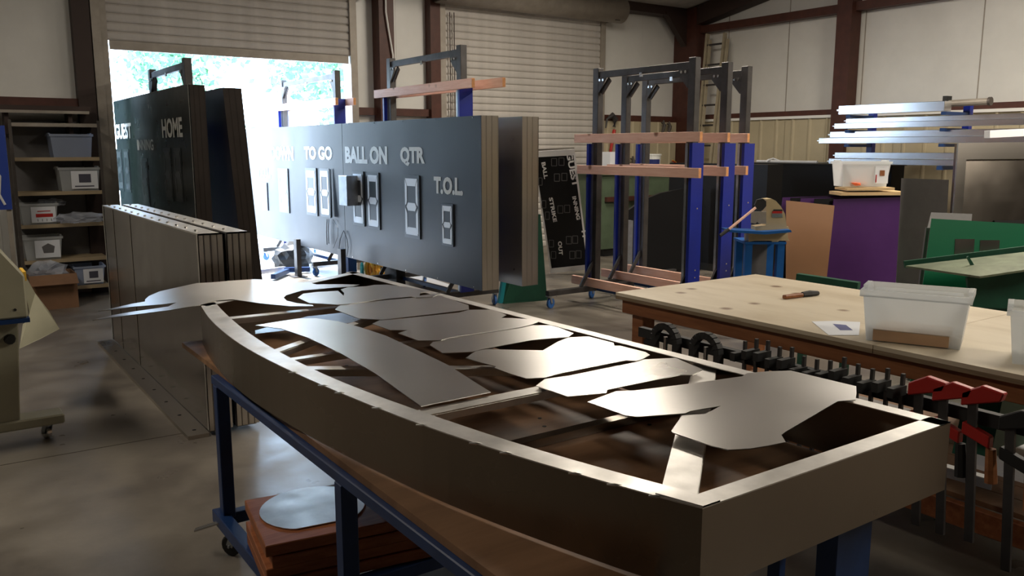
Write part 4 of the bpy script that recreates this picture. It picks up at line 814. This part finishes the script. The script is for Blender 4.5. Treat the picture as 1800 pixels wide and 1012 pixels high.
b0 = Pd(1311, 425, D); b1_ = Pd(1380, 425, D); zc = b0.z
Tp = frame((b0.x, b0.y, 0), RT, FH, ZA); w = (b1_-b0).length
for u in (0, w-.06):
    for v in (0, .3): MB(Tp).box(u, u+.06, v, v+.06, 0, zc-.02).build('stand_leg', m_pressblue, pr)
MB(Tp).box(-.01, w+.01, -.01, .37, zc-.02, zc).build('stand_top', m_pressblue, pr); MB(Tp).box(.06, w-.06, 0, .02, .5, .53).build('stand_rail', m_pressblue, pr); MB(Tp).box(.06, w-.06, .3, .305, .1, zc-.05).build('stand_back', m_grey, pr)
# bar stock rack on right wall
rk = thing('stock_rack', 'blue wall rack of horizontal arms holding aluminium bar stock at the right', 'rack', (10.3, 5, 0))
for y in (6.6, 5.35, 4.1):
    MB().box(10.44, 10.52, y-.04, y+.04, 0, 2.2).build('upright', m_blue, rk)
    for z in (2.09, 1.90, 1.72): MB().box(9.92, 10.44, y-.03, y+.03, z-.05, z-.012).build('arm', m_cart, rk)
    MB().box(9.95, 10.56, y-.04, y+.04, 0, .06).build('foot', m_blue, rk)
for k, (ya, yb, z0, z1, xo, lab) in enumerate(((6.75, 5.35, 2.085, 2.20, 0, 'top bundle bar of bright aluminium on the stock rack, left'), (6.80, 4.2, 1.905, 1.975, .0, 'second level bright aluminium bar on the stock rack'), (6.7, 3.9, 1.978, 2.035, .1, 'upper bright bar lying on the second level bar'),
    (7.02, 4.35, 1.715, 1.79, 0, 'long bright aluminium bar sticking furthest left on the stock rack'), (6.9, 3.8, 1.793, 1.87, .06, 'wide bright aluminium bar on the third level of the rack'), (6.85, 4.6, 1.45, 1.52, .0, 'lower bright aluminium bar of the rack, above the bin'), (6.8, 4.4, 1.525, 1.60, .05, 'lowest pair upper bright aluminium bar of the rack'))):
    x = 9.93+xo; o = thing('aluminium_bar', lab, 'metal bar', (x, ya, z0), 'bright bars on the stock rack')
    MB().box(x, x+.16, yb, ya, z0, z1).build('bar', m_bar, o, .004); MB().box(x-.006, x-.0005, yb, ya+.02, z0+(z1-z0)*.42, z0+(z1-z0)*.58).build('rib', m_bar, o)
for y in (6.6, 5.35, 4.1): MB().box(9.92, 10.44, y-.03, y+.03, 1.40, 1.447).build('arm', m_cart, rk)
tb = thing('pipe', 'brown cardboard-wrapped pipe on the rack behind the bright bars', 'pipe', (10.3, 4.9, 2.1)); a, b = Px(1668, 182, 10.3), Px(1738, 178, 10.3)
MB().tube([a, b], .04, 12).build('tube', m_slatd, tb); MB().tube([b, b+V((0, -.03, 0))], .05, 12).build('end_cap', m_shelf, tb)
MB().box(a.x-.06, a.x+.06, a.y, a.y+.05, a.z-.06, a.z+.09).build('clamp', m_dark, tb)
wbx = [Pd(1735, 236, 8.2), Pd(1850, 230, 8.2)]
tag(MB().bar(wbx[0], wbx[1], .1, .07).build('white_board', m_paper), 'pale painted board end on the stock rack at the right edge', 'board')
# bin on planks atop purple stack
pc = Pd(1527, 342, 7.2)
for k, (x0, x1, yy, th, lab) in enumerate(((1468, 1584, 341, .03, 'lower pale plank under the small frosted bin'), (1478, 1560, 333, .022, 'upper short plank directly under the small frosted bin'))):
    a, b = Pd(x0, yy, 7.9)+V((0, 0, .008)), Pd(x1, yy-1, 7.9)+V((0, 0, .008)); tag(MB().bar(a, b, .3, th).build('pine_board', mat('pine%d' % k, (.70, .50, .26), .6, cvar=.15)), lab, 'board', 'planks on the purple stack')
a, b = Pd(1479, 328.5, 7.8), Pd(1563, 328.5, 7.8); T3 = frame((a+b)/2+FH*.13+V((0, 0, .002)), b-a, FH, ZA)
t3 = tote('storage_bin', 'small frosted bin of red wire with a white label, on planks over the purple sheets', T3, (b-a).length, .26, .23, m_tot)
w3 = (b-a).length; MB(T3).box(w3*.18, w3*.46, -.134, -.1315, .03, .19).build('label_sheet', m_paper, t3); MB(T3).box(w3*.28, w3*.38, -.1365, -.135, .10, .15).build('label_print', m_tabwood, t3); MB(T3).box(w3*.2, w3*.22, -.1365, -.135, .04, .11).build('label_print', m_red, t3)
crumple('red_wire', 'heap of red-orange wire seen through the small frosted bin', 'wire', (a+b)/2+FH*.12+V((-.05, 0, .008)), .11, .07, .03, mat('orange_wire', (.75, .16, .06), .5), 11)
# scraps of tubing on the black cabinet
tt = thing('tube_clutter', 'pale thin rods and a clamp lying on top of the long black cabinet', 'rods', Px(1400, 294, 10.75))
def zz_(p, z): p.z = z; return p
MB().tube([zz_(Px(1330, 297, 10.7), 1.457), zz_(Px(1436, 294, 10.7), 1.457)], .02, 6).build('rod', m_paper, tt); MB().tube([zz_(Px(1352, 292, 10.8), 1.446), zz_(Px(1475, 291, 10.8), 1.446)], .008, 6).build('rod', m_galv, tt)
MB().tube([zz_(Px(1345, 306, 10.62), 1.452), zz_(Px(1350, 300, 10.65), 1.48), zz_(Px(1358, 293, 10.75), 1.50), zz_(Px(1372, 293, 10.85), 1.455)], .015, 6).build('rod', m_paper, tt)
# small sorting shelf wall plate: wall block marks
# green A-frame support under the right scoreboard
ga = thing('trestle', 'dark green steel trestle supporting the near scoreboard end', 'trestle', (5.3, 6.95, 0))
P = [Pz(884, 533, 0), Pz(962, 527, 0)]; a, b = P
MB().prism([a, b, b+V((-.10, 0, .95)), b+V((-.22, 0, .95)), a+V((.06, 0, .30))], (0.0, .04, 0)).build('side_plate', m_dgreen, ga)
MB().prism([a, a+V((-.03, .03, 0)), a+V((.03, .03, .30)), a+V((.06, 0, .30))], (0, .04, 0)).build('edge_plate', m_teal, ga); MB().bar(a+V((0, .02, .004)), b+V((.08, .02, .004)), .1, .008).build('foot_plate', m_dgreen, ga)
# items on the floor under the boards / outside
def flat(name, lab, cat, px, z, th, m): return tag(MB().prism([Pz(x, y, z) for x, y in px], (0, 0, th)).build(name, m), lab, cat)
flat('aluminium_sheet', 'pale sheet lying on the floor under the near scoreboard', 'sheet', [(702, 487), (730, 480), (790, 500), (784, 508)], .06, .004, m_paper)
tag(box('foam_block', m_paper, 3.88, 4.14, 6.3, 7.2, .0, .012), 'white foam sheet on the floor before the green trestle', 'sheet') if False else None
q = Px(735, 478, 4.35)
for k, (px, py, h, m, lab, nm) in enumerate(((612, 470, .28, m_cart, 'blue panel standing in the shade under the scoreboard', 'panel'), (637, 473, .22, m_teal, 'teal canister standing under the scoreboard', 'canister'), (695, 492, .3, m_dark, 'black steel post foot below the scoreboard', 'post_foot'))):
    a = Pz(px, py+18, 0); w = .12 if k != 1 else .05
    o = thing(nm, lab, 'object', a); 
    if k == 1: MB().tube([a, a+V((0, 0, h*.8)), a+V((0, 0, h))], [w/2, w/2, w/4], 10).build('body', m, o)
    else: MB().box(a.x-w/2, a.x+w/2, a.y-.15, a.y+.15, 0, h).build('body', m, o, .005)
    o['category'] = ['panel', 'canister', 'post'][k]
a = Pz(660, 490, .0)
hr = thing('hose_roll', 'yellow rolled hose on the floor under the scoreboard seam', 'hose', (a.x, a.y, 0))
for k in range(5):
    mb = MB(); pts = [V((a.x-.08+k*.045, a.y+.11*math.cos(t), .13+.11*math.sin(t))) for t in [2*math.pi*i/14 for i in range(15)]]; mb.tube(pts, .022, 6, False); mb.build('coil', m_yellow, hr)
# outside: steel parts, dark bag, post
c = Pz(548, 470, 0)
bagp = tag(crumple('black_bag', 'dark lumpy bag on the bright ground outside the doorway', 'bag', (c.x-.22, c.y+.1, .0), .28, .22, .22, m_dark, 4), 'dark lumpy bag on the bright ground outside the doorway', 'bag')
dp = Px(520, 470, 3.7)
for k, (px, ytop, ybot) in enumerate(((522, 420, 482), (600, 437, 476))):
    X = 3.95 if k == 0 else 4.0; a, b = Px(px, ytop, X), Px(px, ybot, X)
    o = thing('steel_post', ['short dark steel post standing in front of the bright scoreboard', 'short dark post below the scoreboard seam'][k], 'post', (a.x, a.y, 0)); MB().box(a.x-.03, a.x+.03, a.y-.05, a.y+.05, 0.01, a.z).build('post', m_steel, o); MB().box(a.x-.09, a.x+.09, a.y-.09, a.y+.09, 0, .01).build('foot_plate', m_steel, o)
for k, (p0, p1, m, lab) in enumerate((((455, 478), (500, 472), m_rim, 'pale tube on the ground outside, left of the dark post'), ((480, 486), (505, 476), m_cart, 'blue tube end on the ground outside the doorway'), ((545, 468), (600, 463), m_paper, 'white bar on the ground beyond the dark post'), ((500, 474), (545, 473), m_cart, 'long blue bar on the ground behind the dark post'))):
    a, b = Pz(*p0, .05), Pz(*p1, .05); tag(MB().bar(a, b, .06, .06).build('metal_bar', m), lab, 'metal bar', 'bars on the ground outside the doorway')
# ================================================================== outdoors
hd = thing('hedge', 'unseen dark hedge added outside, left of the roll-up doorway, to darken reflections', 'hedge', (.8, 14.6, -.02))  # unseen, added so the GUEST board reflects something dark
mb = MB().box(-.7, 2.25, 14.2, 15.2, -.02, 3.2); mb.build('core', mat('dark_hedge', (.012, .03, .012), .8, cvar=.4), hd)
rnd = random.Random(2); mb = MB()
for k in range(2200):
    p = V((rnd.uniform(-.75, 2.3), 14.2-rnd.uniform(0, .12), rnd.uniform(0, 3.25))); a = V((rnd.uniform(-1, 1), rnd.uniform(-.6, .6), rnd.uniform(-1, 1))).normalized()*.07; b = a.cross(V((rnd.uniform(-1, 1), 1, rnd.uniform(-1, 1)))).normalized()*.04
    mb.add([p-a, p-b, p+a, p+b], [(0, 1, 2, 3)])
mb.build('foliage', mat('hedge_leaf', (.012, .03, .014), .8), hd)['kind'] = 'stuff'
def tree(x, y, h, r, seed, lab):
    rnd = random.Random(seed); t = thing('tree', lab, 'tree', (x, y, -.02), 'trees beyond the doorway')
    MB().tube([(x, y, -.02), (x+.1, y, h*.4), (x-.1, y+.1, h*.8)], [.22, .16, .06], 8).build('trunk', m_bark, t)
    mb = MB()
    for k in range(26):
        c = V((x, y, h*.62))+V((rnd.gauss(0, r*.5), rnd.gauss(0, r*.45), rnd.gauss(0, h*.2)))
        for j in range(90):
            p = c+V((rnd.gauss(0, r*.22), rnd.gauss(0, r*.22), rnd.gauss(0, r*.2))); s = rnd.uniform(.06, .16)
            if p.z < .3: continue
            a = V((rnd.uniform(-1, 1), rnd.uniform(-1, 1), rnd.uniform(-1, 1))).normalized()*s; b = a.cross(V((rnd.uniform(-1, 1), rnd.uniform(-1, 1), rnd.uniform(-1, 1)))).normalized()*s*.6
            mb.add([p-a, p-b, p+a, p+b], [(0, 1, 2, 3)])
    o = mb.build('foliage', m_leaf, t); o['kind'] = 'stuff'
for k, (x, y, h, r, lab) in enumerate(((6.2, 24, 6.5, 1.3, 'leafy tree beyond the doorway, behind the left board'), (10.2, 23, 7, 1.5, 'leafy tree beyond the doorway, behind the portal stand'), (15.6, 29, 8, 1.8, 'leafy tree furthest right beyond the doorway'), (1.6, 28, 8, 1.7, 'leafy tree furthest left beyond the doorway'))): tree(x, y, h, r, 20+k, lab)
# ================================================================== added overhead fill lamps (unseen, above the frame)
for i, (x, y, e) in enumerate(FILL_LAMPS):
    l = thing('fill_lamp', 'unseen fill lamp added overhead, number %s row' % ['nearest right', 'far right', 'near middle', 'left', 'far middle'][i], 'lamp', (x, y, 4.33)); l['label'] = 'unseen fill lamp added overhead at the %s of the hall' % ['near right', 'far right', 'near middle', 'left', 'far middle'][i]
    MB().box(x-.3, x+.3, y-1.25, y+1.25, 4.33, 4.40).build('housing', m_white, l)
    for yy in (y-1, y+1): MB().tube([(x, yy, 4.4), (x, yy, zroof(yy)-.01)], .006, 5).build('hanger', m_steel, l)
